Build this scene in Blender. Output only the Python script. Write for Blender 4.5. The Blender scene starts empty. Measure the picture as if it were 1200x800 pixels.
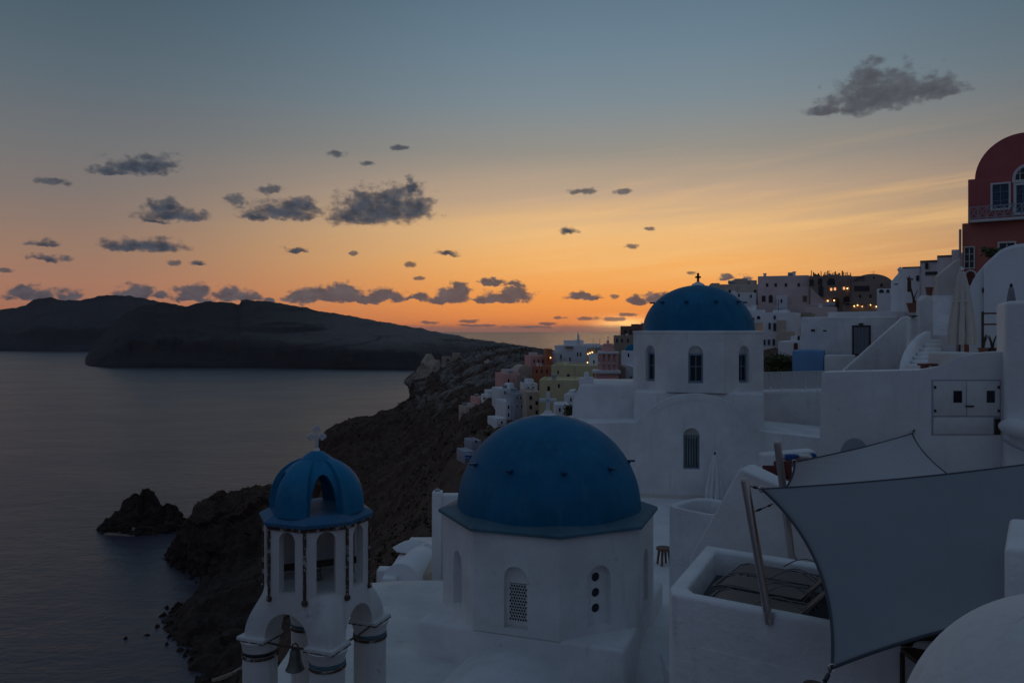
import bpy, bmesh, math, random
from math import sin, cos, pi, radians as R, sqrt, atan2, tan
from mathutils import Vector, Matrix, noise
from mathutils.geometry import tessellate_polygon
random.seed(7)
sc = bpy.context.scene
COL = sc.collection
F, HY, CZ = 930.0, 386.0, 100.0           # focal length in photo pixels, horizon row, eye height over the sea

def P(px, py, D):
    return Vector(((px - 600) / F * D, D, CZ + (HY - py) / F * D))
def V(*a):
    return Vector(a)

# ------------------------------------------------------------------ mesh helper
class MB:
    def __init__(s):
        s.v, s.f, s.sm, s.mi = [], [], [], []
    def add(s, pts, faces, smooth=False, mi=0):
        o = len(s.v)
        s.v += [Vector(p) for p in pts]
        for f in faces:
            s.f.append([i + o for i in f]); s.sm.append(smooth); s.mi.append(mi)
    def poly(s, pts, mi=0):
        s.add(pts, [list(range(len(pts)))], False, mi)
    def box(s, x0, x1, y0, y1, z0, z1, mi=0):
        s.add([(x0,y0,z0),(x1,y0,z0),(x1,y1,z0),(x0,y1,z0),(x0,y0,z1),(x1,y0,z1),(x1,y1,z1),(x0,y1,z1)],
              [(0,3,2,1),(4,5,6,7),(0,1,5,4),(1,2,6,5),(2,3,7,6),(3,0,4,7)], False, mi)
    def obox(s, c, ux, uy, uz, hx, hy, hz, mi=0):
        c = Vector(c); p = []
        for sz in (-1, 1):
            for sx, sy in ((-1,-1),(1,-1),(1,1),(-1,1)):
                p.append(c + ux*hx*sx + uy*hy*sy + uz*hz*sz)
        s.add(p, [(0,3,2,1),(4,5,6,7),(0,1,5,4),(1,2,6,5),(2,3,7,6),(3,0,4,7)], False, mi)
    def bar(s, a, b, w, h=None, up=(0,0,1), mi=0):
        a, b = Vector(a), Vector(b); h = h or w
        d = b - a; L = d.length; d.normalize(); up = Vector(up)
        if abs(d.dot(up)) > .98: up = Vector((1,0,0))
        sx = d.cross(up).normalized(); sz = sx.cross(d).normalized()
        s.obox((a+b)/2, d, sx, sz, L/2, w/2, h/2, mi)
    def extr(s, pts, vec, mi=0, smooth=False):
        n = len(pts); pts = [Vector(p) for p in pts]; vec = Vector(vec)
        tri = tessellate_polygon([pts])
        allp = pts + [p + vec for p in pts]
        fs = [tuple(t) for t in tri] + [tuple(i + n for i in reversed(t)) for t in tri]
        fs += [(i, (i+1) % n, (i+1) % n + n, i + n) for i in range(n)]
        s.add(allp, fs, smooth, mi)
    def loft(s, rings, closed=True, cap0=False, cap1=False, smooth=True, mi=0):
        n = len(rings[0]); pts = [p for r in rings for p in r]; fs = []
        m = n if closed else n - 1
        for i in range(len(rings) - 1):
            for j in range(m):
                k = (j + 1) % n
                fs.append((i*n+j, i*n+k, (i+1)*n+k, (i+1)*n+j))
        s.add(pts, fs, smooth, mi)
        if cap0: s.add(rings[0], [list(range(n))[::-1]], False, mi)
        if cap1: s.add(rings[-1], [list(range(n))], False, mi)
    def lathe(s, prof, seg=32, c=(0,0,0), cap=True, smooth=True, a0=0, mi=0):
        c = Vector(c); rings = []
        for r, z in prof:
            rings.append([c + Vector((r*cos(a0+2*pi*k/seg), r*sin(a0+2*pi*k/seg), z)) for k in range(seg)])
        s.loft(rings, True, cap, cap, smooth, mi)
    def tube(s, pts, r, seg=8, smooth=True, mi=0):
        pts = [Vector(p) for p in pts]; rings = []
        n = len(pts); rr = r if isinstance(r, (list, tuple)) else [r]*n
        d0 = (pts[1]-pts[0]).normalized()
        up = Vector((0,0,1)) if abs(d0.z) < .9 else Vector((1,0,0))
        sx = d0.cross(up).normalized()
        for i in range(n):
            d = (pts[min(i+1,n-1)] - pts[max(i-1,0)]).normalized()
            sx = (sx - d*sx.dot(d)).normalized(); sy = d.cross(sx)
            rings.append([pts[i] + (sx*cos(2*pi*k/seg) + sy*sin(2*pi*k/seg))*rr[i] for k in range(seg)])
        s.loft(rings, True, True, True, smooth, mi)
    def dome(s, c, r, h, seg=64, rows=20, a0=0., a1=90., mi=0):
        prof = []
        for i in range(rows+1):
            t = R(a0 + (a1-a0)*i/rows)
            prof.append((max(r*cos(t), .002), h*sin(t)))
        s.lathe(prof, seg, c, False, True, 0, mi)
    def build(s, name, mat, parent=None, bevel=0, seg=2, sharp=40, origin=None, weld=True):
        o0 = Vector((0,0,0))
        if parent is not None and not parent.get('_local'):
            o0 = Vector(parent['_w'])
        if origin is not None: o0 = Vector(origin)
        me = bpy.data.meshes.new(name)
        me.from_pydata([tuple(p - o0) for p in s.v], [], s.f)
        for p, a, b in zip(me.polygons, s.sm, s.mi):
            p.use_smooth = a; p.material_index = b
        bm = bmesh.new(); bm.from_mesh(me)
        if weld:
            bmesh.ops.remove_doubles(bm, verts=bm.verts, dist=1e-4)
            bmesh.ops.recalc_face_normals(bm, faces=bm.faces)
        if bevel:
            es = [e for e in bm.edges if len(e.link_faces) == 2 and e.calc_face_angle(0) > R(32)]
            try:
                bmesh.ops.bevel(bm, geom=es, offset=bevel, segments=seg, profile=.5, affect='EDGES', clamp_overlap=True)
            except Exception: pass
            for f in bm.faces: f.smooth = True
        bm.to_mesh(me); bm.free()
        if bevel or any(s.sm):
            try: me.set_sharp_from_angle(angle=R(sharp))
            except Exception: pass
        for m in (mat if isinstance(mat, (list, tuple)) else [mat]): me.materials.append(m)
        ob = bpy.data.objects.new(name, me); COL.objects.link(ob)
        if parent is not None:
            ob.parent = parent
            w = o0 if not parent.get('_local') else Vector((0,0,0))
            ob['_w'] = tuple(w)
            if parent.get('_local'): ob['_local'] = 1
        else:
            ob.location = o0; ob['_w'] = tuple(o0)
        return ob

def tag(o, label=None, cat=None, group=None, kind=None):
    if label: o['label'] = label
    if cat: o['category'] = cat
    if group: o['group'] = group
    if kind: o['kind'] = kind
    return o

def thing(name, label, cat, loc, group=None, rot=0, local=False, kind=None):
    o = bpy.data.objects.new(name, None); COL.objects.link(o)
    o.location = loc; o.rotation_euler = (0, 0, rot); o['_w'] = tuple(loc)
    o.empty_display_size = .2
    if local or rot: o['_local'] = 1
    return tag(o, label, cat, group, kind or 'thing')

def copy_tree(o, parent=None):
    c = o.copy(); COL.objects.link(c); c.parent = parent
    for ch in list(o.children): copy_tree(ch, c)
    return c

# ------------------------------------------------------------------ materials
def nodes(m):
    m.use_nodes = True; nt = m.node_tree; nt.nodes.clear(); return nt
class NT:
    def __init__(s, nt): s.nt = nt
    def n(s, typ, **kw):
        nd = s.nt.nodes.new(typ)
        ins = kw.pop('ins', {})
        for k, v in kw.items(): setattr(nd, k, v)
        for k, v in ins.items():
            if isinstance(v, bpy.types.NodeSocket): s.nt.links.new(v, nd.inputs[k])
            else: nd.inputs[k].default_value = v
        return nd
    def math(s, op, a, b=None, c=None, clamp=False):
        ins = {0: a}
        if b is not None: ins[1] = b
        if c is not None: ins[2] = c
        return s.n('ShaderNodeMath', operation=op, use_clamp=clamp, ins=ins).outputs[0]
    def vmath(s, op, a, b=None):
        ins = {0: a}
        if b is not None: ins[1] = b
        nd = s.n('ShaderNodeVectorMath', operation=op, ins=ins)
        return nd.outputs['Value'] if op in ('LENGTH', 'DOT_PRODUCT') else nd.outputs[0]
    def noise(s, vec, scale, detail=4, rough=.55, dist=0):
        return s.n('ShaderNodeTexNoise', ins={'Vector': vec, 'Scale': scale, 'Detail': detail, 'Roughness': rough, 'Distortion': dist}).outputs['Fac']
    def sstep(s, x, a, b, lo=0., hi=1.):
        return s.n('ShaderNodeMapRange', interpolation_type='SMOOTHSTEP', ins={'Value': x, 'From Min': a, 'From Max': b, 'To Min': lo, 'To Max': hi}).outputs['Result']
    def lin(s, x, a, b, lo=0., hi=1.):
        return s.n('ShaderNodeMapRange', ins={'Value': x, 'From Min': a, 'From Max': b, 'To Min': lo, 'To Max': hi}).outputs['Result']
    def mix(s, f, a, b, mode='MIX'):
        def c(x): return x if isinstance(x, bpy.types.NodeSocket) else (tuple(x) + (1,))[:4]
        return s.n('ShaderNodeMix', data_type='RGBA', blend_type=mode, ins={0: f, 6: c(a), 7: c(b)}).outputs[2]
    def bump(s, h, strength, dist, normal=None):
        ins = {'Height': h, 'Strength': strength, 'Distance': dist}
        if normal is not None: ins['Normal'] = normal
        return s.n('ShaderNodeBump', ins=ins).outputs[0]
    def out(s, color, rough, normal=None, metallic=0, **extra):
        ins = {'Base Color': color if isinstance(color, bpy.types.NodeSocket) else (tuple(color)+(1,))[:4], 'Roughness': rough, 'Metallic': metallic}
        if normal is not None: ins['Normal'] = normal
        ins.update(extra)
        b = s.n('ShaderNodeBsdfPrincipled', ins=ins)
        s.n('ShaderNodeOutputMaterial', ins={'Surface': b.outputs[0]})
        return b
    def pos(s): return s.n('ShaderNodeNewGeometry').outputs['Position']

def scaled(t, v, sx, sy, sz): return t.vmath('MULTIPLY', v, (sx, sy, sz))

def plaster(name, col, var=.12, stain=.35, bump=.5, rough=.9, scale=1.0, staincol=(.30,.27,.24)):
    m = bpy.data.materials.new(name); t = NT(nodes(m)); p = t.pos()
    big = t.noise(p, .7*scale, 5, .6); streak = t.noise(scaled(t, p, 3.2, 3.2, .35), 1.3*scale, 5, .6)
    fine = t.noise(p, 9*scale, 4, .65)
    c = t.mix(t.sstep(big, .3, .72), tuple(x*(1-var) for x in col), col)
    c = t.mix(t.math('MULTIPLY', t.sstep(streak, .54, .80), stain), c, tuple(x*y*1.4 for x, y in zip(col, (.52,.5,.5))))
    spot = t.noise(p, 2.6*scale, 6, .72)
    c = t.mix(t.math('MULTIPLY', t.sstep(spot, .64, .74), stain*.8), c, staincol)
    h = t.math('ADD', t.math('MULTIPLY', big, 1.6), t.math('MULTIPLY', fine, .22))
    t.out(c, rough, t.bump(h, bump, .06))
    return m
def simple(name, col, rough=.6, metallic=0, var=.15, scale=6, bump=.15):
    m = bpy.data.materials.new(name); t = NT(nodes(m)); p = t.pos()
    n = t.noise(p, scale, 5, .6)
    c = t.mix(n, tuple(x*(1-var) for x in col), tuple(min(1, x*(1+var)) for x in col))
    t.out(c, rough, t.bump(n, bump, .02), metallic)
    return m
def glow(name, col, strength):
    m = bpy.data.materials.new(name); t = NT(nodes(m))
    e = t.n('ShaderNodeEmission', ins={'Color': tuple(col)+(1,), 'Strength': strength})
    t.n('ShaderNodeOutputMaterial', ins={'Surface': e.outputs[0]})
    return m

M = {}
M['white'] = plaster('whitewash', (.83,.83,.83), .19, .75, 1.0)
M['white_clean'] = plaster('whitewash_clean', (.83,.83,.83), .13, .5, .8)
M['white_old'] = plaster('whitewash_weathered', (.74,.73,.71), .18, .9, .7, staincol=(.20,.15,.12))
M['white_far'] = plaster('whitewash_far', (.86,.87,.88), .12, .3, .3, scale=.5)  # lighter than the near whitewash: stronger skylight on far houses put into the colour
M['cream'] = plaster('cream_plaster', (.66,.61,.55), .12, .3)
M['yellow'] = plaster('yellow_plaster', (.74,.64,.36), .14, .4, scale=.4)
M['beige'] = plaster('beige_plaster', (.58,.48,.38), .14, .4, scale=.4)
M['tan'] = plaster('tan_plaster', (.42,.33,.25), .16, .5, scale=.4)
M['pink'] = plaster('pink_plaster', (.80,.42,.37), .14, .4, scale=.4)
M['palepink'] = plaster('pale_pink_plaster', (.74,.58,.55), .12, .4, scale=.4)
M['terracotta'] = plaster('terracotta_plaster', (.52,.19,.10), .15, .4, scale=.4)
M['rust'] = plaster('rust_brown_plaster', (.24,.13,.10), .15, .4, scale=.4)
M['darkstone'] = plaster('dark_stone', (.38,.28,.235), .3, .5, scale=.6)
M['red'] = plaster('oxblood_plaster', (.50,.125,.125), .16, .35, scale=.7, staincol=(.25,.07,.06))
M['redbrown'] = plaster('brick_red_plaster', (.52,.165,.13), .16, .4, scale=.7, staincol=(.25,.1,.08))
M['bluewall'] = plaster('sky_blue_plaster', (.17,.36,.62), .12, .3)
M['greywall'] = plaster('grey_blue_plaster', (.40,.43,.48), .12, .3, scale=.5)
M['greycap'] = simple('dark_roof_pane', (.05,.055,.065), .35)
M['pane'] = simple('dark_window_glass', (.02,.025,.032), .12, 0, .2, 2, 0)
M['bluepane'] = simple('blue_shutter_paint', (.035,.075,.125), .5, 0, .2, 5, .1)
M['deepblue'] = simple('deep_blue_paint', (.006,.06,.15), .5)
M['wframe'] = simple('white_window_paint', (.72,.72,.70), .5)
M['bframe'] = simple('grey_blue_frame_paint', (.20,.27,.34), .5)
M['darkwood'] = simple('dark_stained_wood', (.05,.03,.022), .6, 0, .3, 12)
M['wood'] = simple('oiled_wood', (.16,.08,.04), .55, 0, .35, 14)
M['paintwood'] = simple('grey_painted_door', (.26,.29,.33), .6, 0, .15, 5)
M['redwood'] = simple('red_brown_wood', (.14,.03,.025), .5, 0, .25, 8)
M['rusty'] = simple('rusty_brown_iron', (.085,.050,.036), .85, .1, .6, 26, .6)
def chipped(name, a, b):
    m = bpy.data.materials.new(name); t = NT(nodes(m)); p = t.pos()
    n = t.noise(p, 9, 5, .65); f = t.sstep(n, .52, .60)
    t.out(t.mix(f, a, b), .9, t.bump(n, .8, .03))
    return m
M['chipped'] = chipped('chipped_brown_moulding', (.085,.050,.036), (.46,.43,.40))
M['steel'] = simple('brushed_steel', (.58,.55,.53), .30, 1, .15, 30, .05)
M['armmetal'] = simple('grey_brown_metal', (.17,.15,.14), .4, .5)
M['darkmetal'] = simple('dark_metal', (.04,.04,.045), .45, .6)
M['bronze'] = simple('weathered_bronze', (.16,.17,.14), .5, .7, .4, 20, .3)
M['terra'] = simple('terracotta_clay', (.24,.10,.06), .8, 0, .25, 10)
M['canvas'] = simple('beige_canvas', (.60,.55,.49), .95, 0, .1, 8, .3)
M['canvas_white'] = simple('white_canvas', (.70,.70,.70), .95, 0, .1, 8, .2)
M['canvas_grey'] = simple('grey_canvas', (.26,.26,.28), .95, 0, .1, 8, .2)
M['sling'] = simple('brown_sling_fabric', (.17,.135,.115), .85, 0, .2, 40, .3)
M['cushion'] = simple('white_cushion', (.66,.64,.62), .95)
M['bluecushion'] = simple('blue_cushion', (.015,.07,.26), .9)
M['deck'] = simple('dark_deck_tile', (.085,.083,.09), .7, 0, .2, 3, .2)
M['poolwater'] = simple('pool_water', (.05,.11,.15), .06, 0, .2, 3, .1)
M['leafA'] = simple('shrub_leaf', (.075,.095,.032), .6, 0, .5, 3, 0)
M['leafB'] = simple('dry_scrub_leaf', (.060,.043,.019), .7, 0, .5, .8, 0)
M['bark'] = simple('bark', (.07,.05,.035), .9)
M['lamp'] = glow('warm_lamp', (1, .56, .22), 3.6)
M['lampdim'] = glow('warm_lit_window', (1, .42, .16), 1.1)

def fabric(name, col):
    m = bpy.data.materials.new(name); t = NT(nodes(m)); p = t.pos()
    w = t.noise(p, 60, 3, .6); l = t.noise(scaled(t, p, 1, .25, 1), 1.6, 4, .6)
    c = t.mix(l, tuple(x*.9 for x in col), tuple(x*1.08 for x in col))
    h = t.math('ADD', t.math('MULTIPLY', w, .12), l)
    t.out(c, .9, t.bump(h, .25, .05))
    return m
M['sail_dark'] = fabric('slate_sail_fabric', (.225,.235,.255))
M['sail_light'] = fabric('pale_grey_sail_fabric', (.47,.455,.455))
M['hem'] = simple('dark_webbing', (.05,.06,.075), .8)

def dome_paint(name, col, dusty):
    m = bpy.data.materials.new(name); t = NT(nodes(m)); p = t.pos()
    a = t.noise(p, .9, 6, .6); s = t.noise(scaled(t, p, 2.6, 2.6, .5), 1.5, 6, .65); f = t.noise(p, 14, 4, .6)
    c = t.mix(t.sstep(a, .3, .7), tuple(x*.80 for x in col), tuple(x*1.10 for x in col))
    c = t.mix(t.math('MULTIPLY', t.sstep(s, .46, .72), .6), c, dusty)
    h = t.math('ADD', a, t.math('MULTIPLY', f, .1))
    t.out(c, t.lin(s, .3, .7, .5, .68), t.bump(h, .5, .06), **{'Specular IOR Level': .22})
    return m
M['blue'] = dome_paint('blue_dome_paint', (.007,.148,.285), (.04,.19,.31))
M['blue2'] = dome_paint('blue_bell_dome_paint', (.008,.185,.355), (.05,.23,.37))
M['ledge2'] = dome_paint('dusty_blue_ledge_paint', (.045,.17,.31), (.13,.19,.25))
M['slate'] = dome_paint('blue_grey_ledge_paint', (.075,.165,.215), (.15,.19,.21))
def elp_(py): return max(0, math.degrees(math.atan((HY-py)/F))/60)
EXPOSURE = 0.0
NISHITA = 0.0
SUN_E = 0.03
SKY_SUN = [(0,(216,126,78)),(elp_(381),(236,136,70)),(elp_(350),(247,158,76)),(elp_(310),(246,180,104)),(elp_(270),(236,188,128)),(elp_(230),(194,166,138)),(elp_(180),(150,145,136)),(elp_(120),(124,138,146)),(elp_(60),(109,130,145)),(elp_(0),(97,120,137)),(.7,(80,101,120)),(1,(78,97,118))]
SKY_SIDE = [(0,(160,100,80)),(elp_(370),(168,110,86)),(elp_(340),(166,120,98)),(elp_(300),(152,122,104)),(elp_(250),(130,118,112)),(elp_(190),(112,114,116)),(elp_(120),(92,106,116)),(elp_(60),(80,98,110)),(elp_(0),(70,88,102)),(.7,(74,91,108)),(1,(78,97,118))]
SKY_BACK = [(0,(76,79,95)),(.15,(80,86,104)),(.4,(79,90,111)),(.7,(81,97,119)),(1,(81,99,122))]
CLOUDS_BIG = [  # bearing, row, half width, half height
 (1035,106,62,25),(1010,119,52,17),(1018,90,24,17),(1085,104,38,14),(968,130,26,6),(1105,106,20,10),
 (445,241,60,25),(415,249,38,17),(484,238,28,23),(460,229,32,18),(482,218,8,13),(430,236,30,18),
 (168,287,46,9),(150,288,30,7),(190,287,24,9),(328,246,46,14),(350,240,24,12),(300,252,24,8),
 (200,250,38,9),(222,252,22,8),(192,240,18,8),(178,256,20,5),(168,194,38,11),(186,190,22,10),(130,200,26,5),
 (58,302,22,4.5),(48,284,16,5),(344,293,15,4.5),(523,296,20,4.5),(668,270,12,5.5),(231,307,10,4)]
CLOUDS_SMALL = [(396,181,14,4.5),(468,173,12,3.5),(432,192,12,3),(275,234,14,7),(680,224,20,4.5),(728,224,12,3.5),(480,310,10,3.5),(762,268,8,2.6),(738,288,9,3.5),
 (205,308,9,3),(414,297,7,2.4),(490,326,7,2.4),(315,222,16,6),(60,212,20,4),(810,320,8,3),(4,316,8,3)]
CLOUDS_LOW = [(850,325,10,4),(872,326,10,4.5),(390,344,52,10),(405,340,22,10),(355,348,24,8),(452,344,26,9),(430,350,28,6),(530,344,24,12),(540,338,14,9),(512,350,22,6),(595,346,36,9),(604,340,20,9),(568,350,20,5),
 (578,330,18,5),(600,332,12,4),(678,347,16,6),(690,349,14,4),(770,349,20,8),(748,352,12,5),(488,347,18,5),(35,344,28,8),(80,346,16,6),(158,341,22,8),(150,346,18,5),(190,346,13,6),(225,342,20,9),(228,350,22,5),(275,344,24,9),(285,348,22,5),(315,351,9,3.5)]
CLOUDS_THIN = [(688,373,16,3),(720,374,14,2.6),(655,373,10,2.4),(560,381,22,2),(620,383,30,2),(720,347,8,3),(505,378,14,2),(548,376,12,2),(640,379,14,2),(736,368,12,2.4)]
# ------------------------------------------------------------------ camera, world, sun
cam = bpy.data.cameras.new('camera'); co = bpy.data.objects.new('camera', cam); COL.objects.link(co)
cam.sensor_width = 36; cam.lens = 36*F/1200; cam.clip_start = .1; cam.clip_end = 90000
cam.shift_y = -(400-HY)/1200
co.location = (0, 0, CZ); co.rotation_euler = (R(90), 0, 0); sc.camera = co
sc.view_settings.view_transform = 'Standard'; sc.view_settings.look = 'None'
sc.view_settings.exposure = EXPOSURE; sc.view_settings.gamma = 1
sc.view_settings.use_curve_mapping = False
sc.render.film_transparent = False
try:
    sc.cycles.use_denoising = True; sc.cycles.denoiser = 'OPENIMAGEDENOISE'
except Exception: pass
sc.cycles.max_bounces = 6; sc.cycles.caustics_reflective = False; sc.cycles.caustics_refractive = False

SUN_AZ, SUN_EL = atan2(133, F), R(.6)
W = bpy.data.worlds.new('World'); sc.world = W; W.use_nodes = True
t = NT(W.node_tree); W.node_tree.nodes.clear()
gen = t.n('ShaderNodeTexCoord').outputs['Generated']
sep = t.n('ShaderNodeSeparateXYZ', ins={0: gen})
X, Y, Z = sep.outputs
az = t.math('ARCTAN2', X, Y)
hor = t.math('SQRT', t.math('ADD', t.math('MULTIPLY', X, X), t.math('MULTIPLY', Y, Y)))
el = t.math('ARCTAN2', Z, hor)                      # elevation, radians
dsun = t.math('ABSOLUTE', t.math('SUBTRACT', az, SUN_AZ))
def s2l(c): return tuple(((x/255)/12.92 if x/255 < .04045 else ((x/255+.055)/1.055)**2.4) for x in c)
def ramp(stops, fac):
    nd = t.n('ShaderNodeValToRGB', ins={0: fac}); r = nd.color_ramp; r.interpolation = 'B_SPLINE' if False else 'LINEAR'
    while len(r.elements) > 1: r.elements.remove(r.elements[-1])
    for i, (p, c) in enumerate(stops):
        e = r.elements[0] if i == 0 else r.elements.new(p)
        e.position = p; e.color = s2l(c) + (1,)
    return nd.outputs[0]
def elp(py, px=600):  # photo row -> ramp position (0..60 degrees)
    return max(0, math.degrees(math.atan((HY-py)/sqrt(F*F+(px-600)**2)))/60)
# slow wavy streaks disturb the elevation the colours are read at
cv = t.n('ShaderNodeCombineXYZ', ins={0: t.math('MULTIPLY', az, 2.2), 1: t.math('MULTIPLY', t.math('SUBTRACT', el, t.math('MULTIPLY', az, .09)), 30.), 2: 3.1}).outputs[0]
st = t.noise(cv, 1.3, 5, .55, .4)
band = t.math('MULTIPLY', t.sstep(el, .02, .10), t.sstep(el, .25, .12))
stk = t.math('MULTIPLY', t.math('SUBTRACT', st, .5), t.math('MULTIPLY', band, t.sstep(az, R(-12), R(14), .02, .06)))
elf = t.math('DIVIDE', t.math('ADD', el, stk), R(60))
sunny = ramp(SKY_SUN, elf); side = ramp(SKY_SIDE, elf); back = ramp(SKY_BACK, elf)
fleft = t.sstep(dsun, R(3), R(38)); fback = t.sstep(dsun, R(40), R(125))
col = t.mix(fleft, sunny, side); col = t.mix(fback, col, back)
# brighter cirrus streaks in the afterglow
cir = t.noise(scaled(t, cv, 1.1, 1.5, 1), 1.5, 4, .5, .3)
cirf = t.math('MULTIPLY', t.math('MULTIPLY', t.sstep(cir, .44, .74), band), t.math('SUBTRACT', 1, fback))
cirf = t.math('MULTIPLY', cirf, t.sstep(az, R(-8), R(12)))
col = t.mix(t.math('MULTIPLY', cirf, .40), col, s2l((246,196,130)))
# sun glow behind the horizon cloud
gx = t.math('DIVIDE', t.math('SUBTRACT', az, SUN_AZ), .035); gy = t.math('DIVIDE', t.math('SUBTRACT', el, .006), .0085)
g = t.math('POWER', 2.718, t.math('MULTIPLY', t.math('ADD', t.math('MULTIPLY', gx, gx), t.math('MULTIPLY', gy, gy)), -1.))
col = t.mix(t.math('MULTIPLY', g, .85), col, (1.7, .92, .30))
# clouds: each is a handful of soft lumps at its bearing and elevation, roughened by fractal noise
def cpos(px, py):
    a = atan2(px-600, F); return a, atan2(HY-py, sqrt(F*F+(px-600)**2))
uv = t.n('ShaderNodeCombineXYZ', ins={0: az, 1: el, 2: 0.}).outputs[0]
nA = t.n('ShaderNodeTexNoise', ins={'Vector': scaled(t, uv, 1, 1.5, 1), 'Scale': 58., 'Detail': 8., 'Roughness': .56})
warp = t.vmath('MULTIPLY', t.vmath('SUBTRACT', nA.outputs['Color'], (.5,.5,.5)), (.024,.016,0))
uvw = t.vmath('ADD', uv, warp)
uvt = t.vmath('ADD', uv, t.vmath('MULTIPLY', warp, (.55,.36,0)))
def cloud_field(lumps, uvw=uvw, flat=False):
    d = None
    for (px, py, wx, wy) in lumps:
        if flat: py += wy*.38; wy *= 1.38
        a, e = cpos(px, py); sx, sy = wx/F, wy/F
        q = t.vmath('MULTIPLY', t.vmath('SUBTRACT', uvw, (a, e, 0)), (1/sx, 1/sy, 0))
        if flat: q = t.vmath('ADD', q, t.vmath('MULTIPLY', t.vmath('MINIMUM', q, (0,0,0)), (0,1.5,0)))
        L = t.vmath('LENGTH', q)
        d = L if d is None else t.math('MINIMUM', d, L)
    return d
nB = t.noise(scaled(t, uv, 1, 1.35, 1), 75., 7, .52)
nC = t.noise(scaled(t, uv, 1, 1.35, 1), 34., 4, .55)
def cloud_alpha(lumps, soft, uvw=uvw, flat=False, nk=1.25):
    dens = t.math('ADD', t.math('SUBTRACT', 1.0, cloud_field(lumps, uvw, flat)),
                  t.math('ADD', t.math('MULTIPLY', t.math('SUBTRACT', nB, .5), nk), t.math('MULTIPLY', t.math('SUBTRACT', nC, .5), .9)))
    return dens, t.sstep(dens, -.08, soft)
dB, aB = cloud_alpha(CLOUDS_BIG, .46, uvw, True, 1.5)
dS, aS = cloud_alpha(CLOUDS_SMALL, .6, uvt, False, 2.2)
dH, aH = cloud_alpha(CLOUDS_LOW, .40, uvw, True, 1.5)
dT, aT = cloud_alpha(CLOUDS_THIN, .5, uvt, False, 2.2)
aH = t.math('MAXIMUM', aH, t.math('MULTIPLY', aT, .85))
tone = t.noise(scaled(t, uv, 1, 1.5, 1), 50., 6, .6)
dark = t.mix(t.sstep(tone, .3, .75), s2l((46,55,69)), s2l((70,78,91)))
warmc = t.mix(t.sstep(tone, .3, .75), s2l((60,66,79)), s2l((84,87,96)))
fright = t.sstep(az, R(15), R(22))
dark = t.mix(t.math('MULTIPLY', fright, .55), dark, s2l((92,90,94)))
core = t.sstep(dB, .1, .9)
cB = t.mix(t.lin(core, 0, 1, .30, .0), dark, col)
col = t.mix(t.math('MULTIPLY', aB, .96), col, cB)
col = t.mix(t.math('MULTIPLY', aS, .78), col, dark)
col = t.mix(t.math('MULTIPLY', aH, .9), col, warmc)
# grey haze bank lying on the sea horizon
bank = t.math('MULTIPLY', t.sstep(t.math('ADD', el, t.math('MULTIPLY', t.math('SUBTRACT', nC, .5), .010)), .0075, .0005), t.sstep(dsun, R(70), R(20)))
col = t.mix(t.math('MULTIPLY', bank, .62), col, s2l((128,104,100)))
sky = t.n('ShaderNodeTexSky'); sky.sky_type = 'NISHITA'; sky.sun_disc = False
sky.sun_elevation = SUN_EL; sky.sun_rotation = SUN_AZ
bg1 = t.n('ShaderNodeBackground', ins={'Color': col, 'Strength': 1.0})
bg2 = t.n('ShaderNodeBackground', ins={'Color': sky.outputs[0], 'Strength': NISHITA})
t.n('ShaderNodeOutputWorld', ins={'Surface': t.n('ShaderNodeAddShader', ins={0: bg1.outputs[0], 1: bg2.outputs[0]}).outputs[0]})
W.cycles.sampling_method = 'MANUAL'; W.cycles.sample_map_resolution = 1024

sl = bpy.data.lights.new('sun', 'SUN'); so = bpy.data.objects.new('sun', sl); COL.objects.link(so)
sl.energy = SUN_E; sl.angle = R(12); sl.color = (1, .55, .25)
sd = Vector((sin(SUN_AZ)*cos(R(2)), cos(SUN_AZ)*cos(R(2)), sin(R(2))))
so.rotation_euler = sd.to_track_quat('Z', 'Y').to_euler()

# ------------------------------------------------------------------ sea
def sea_material():
    m = bpy.data.materials.new('sea_water'); t = NT(nodes(m)); p = t.pos()
    a = t.noise(scaled(t, p, .040, .070, 0), 1., 5, .6, .3)
    b = t.noise(scaled(t, p, .20, .32, 0), 1., 5, .62, .4)
    c = t.noise(scaled(t, p, .006, .013, 0), 1., 4, .55, .8)
    h = t.math('ADD', t.math('MULTIPLY', a, 1.5), t.math('MULTIPLY', b, .55))
    rough = t.lin(t.sstep(c, .3, .7), 0, 1, .28, .34)
    nb = t.bump(h, .45, 2.0)
    bs = t.out((.060,.055,.076), rough, nb)
    bs.inputs['IOR'].default_value = 1.45
    return m
s = MB(); rings = []
for r in (4, 60, 200, 500, 1200, 3000, 8000, 18000, 31000):
    rings.append([V(r*cos(2*pi*k/128), r*sin(2*pi*k/128) , 0) for k in range(128)])
s.loft(rings, True, True, False, False)
tag(s.build('sea', sea_material()), kind='structure')

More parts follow.
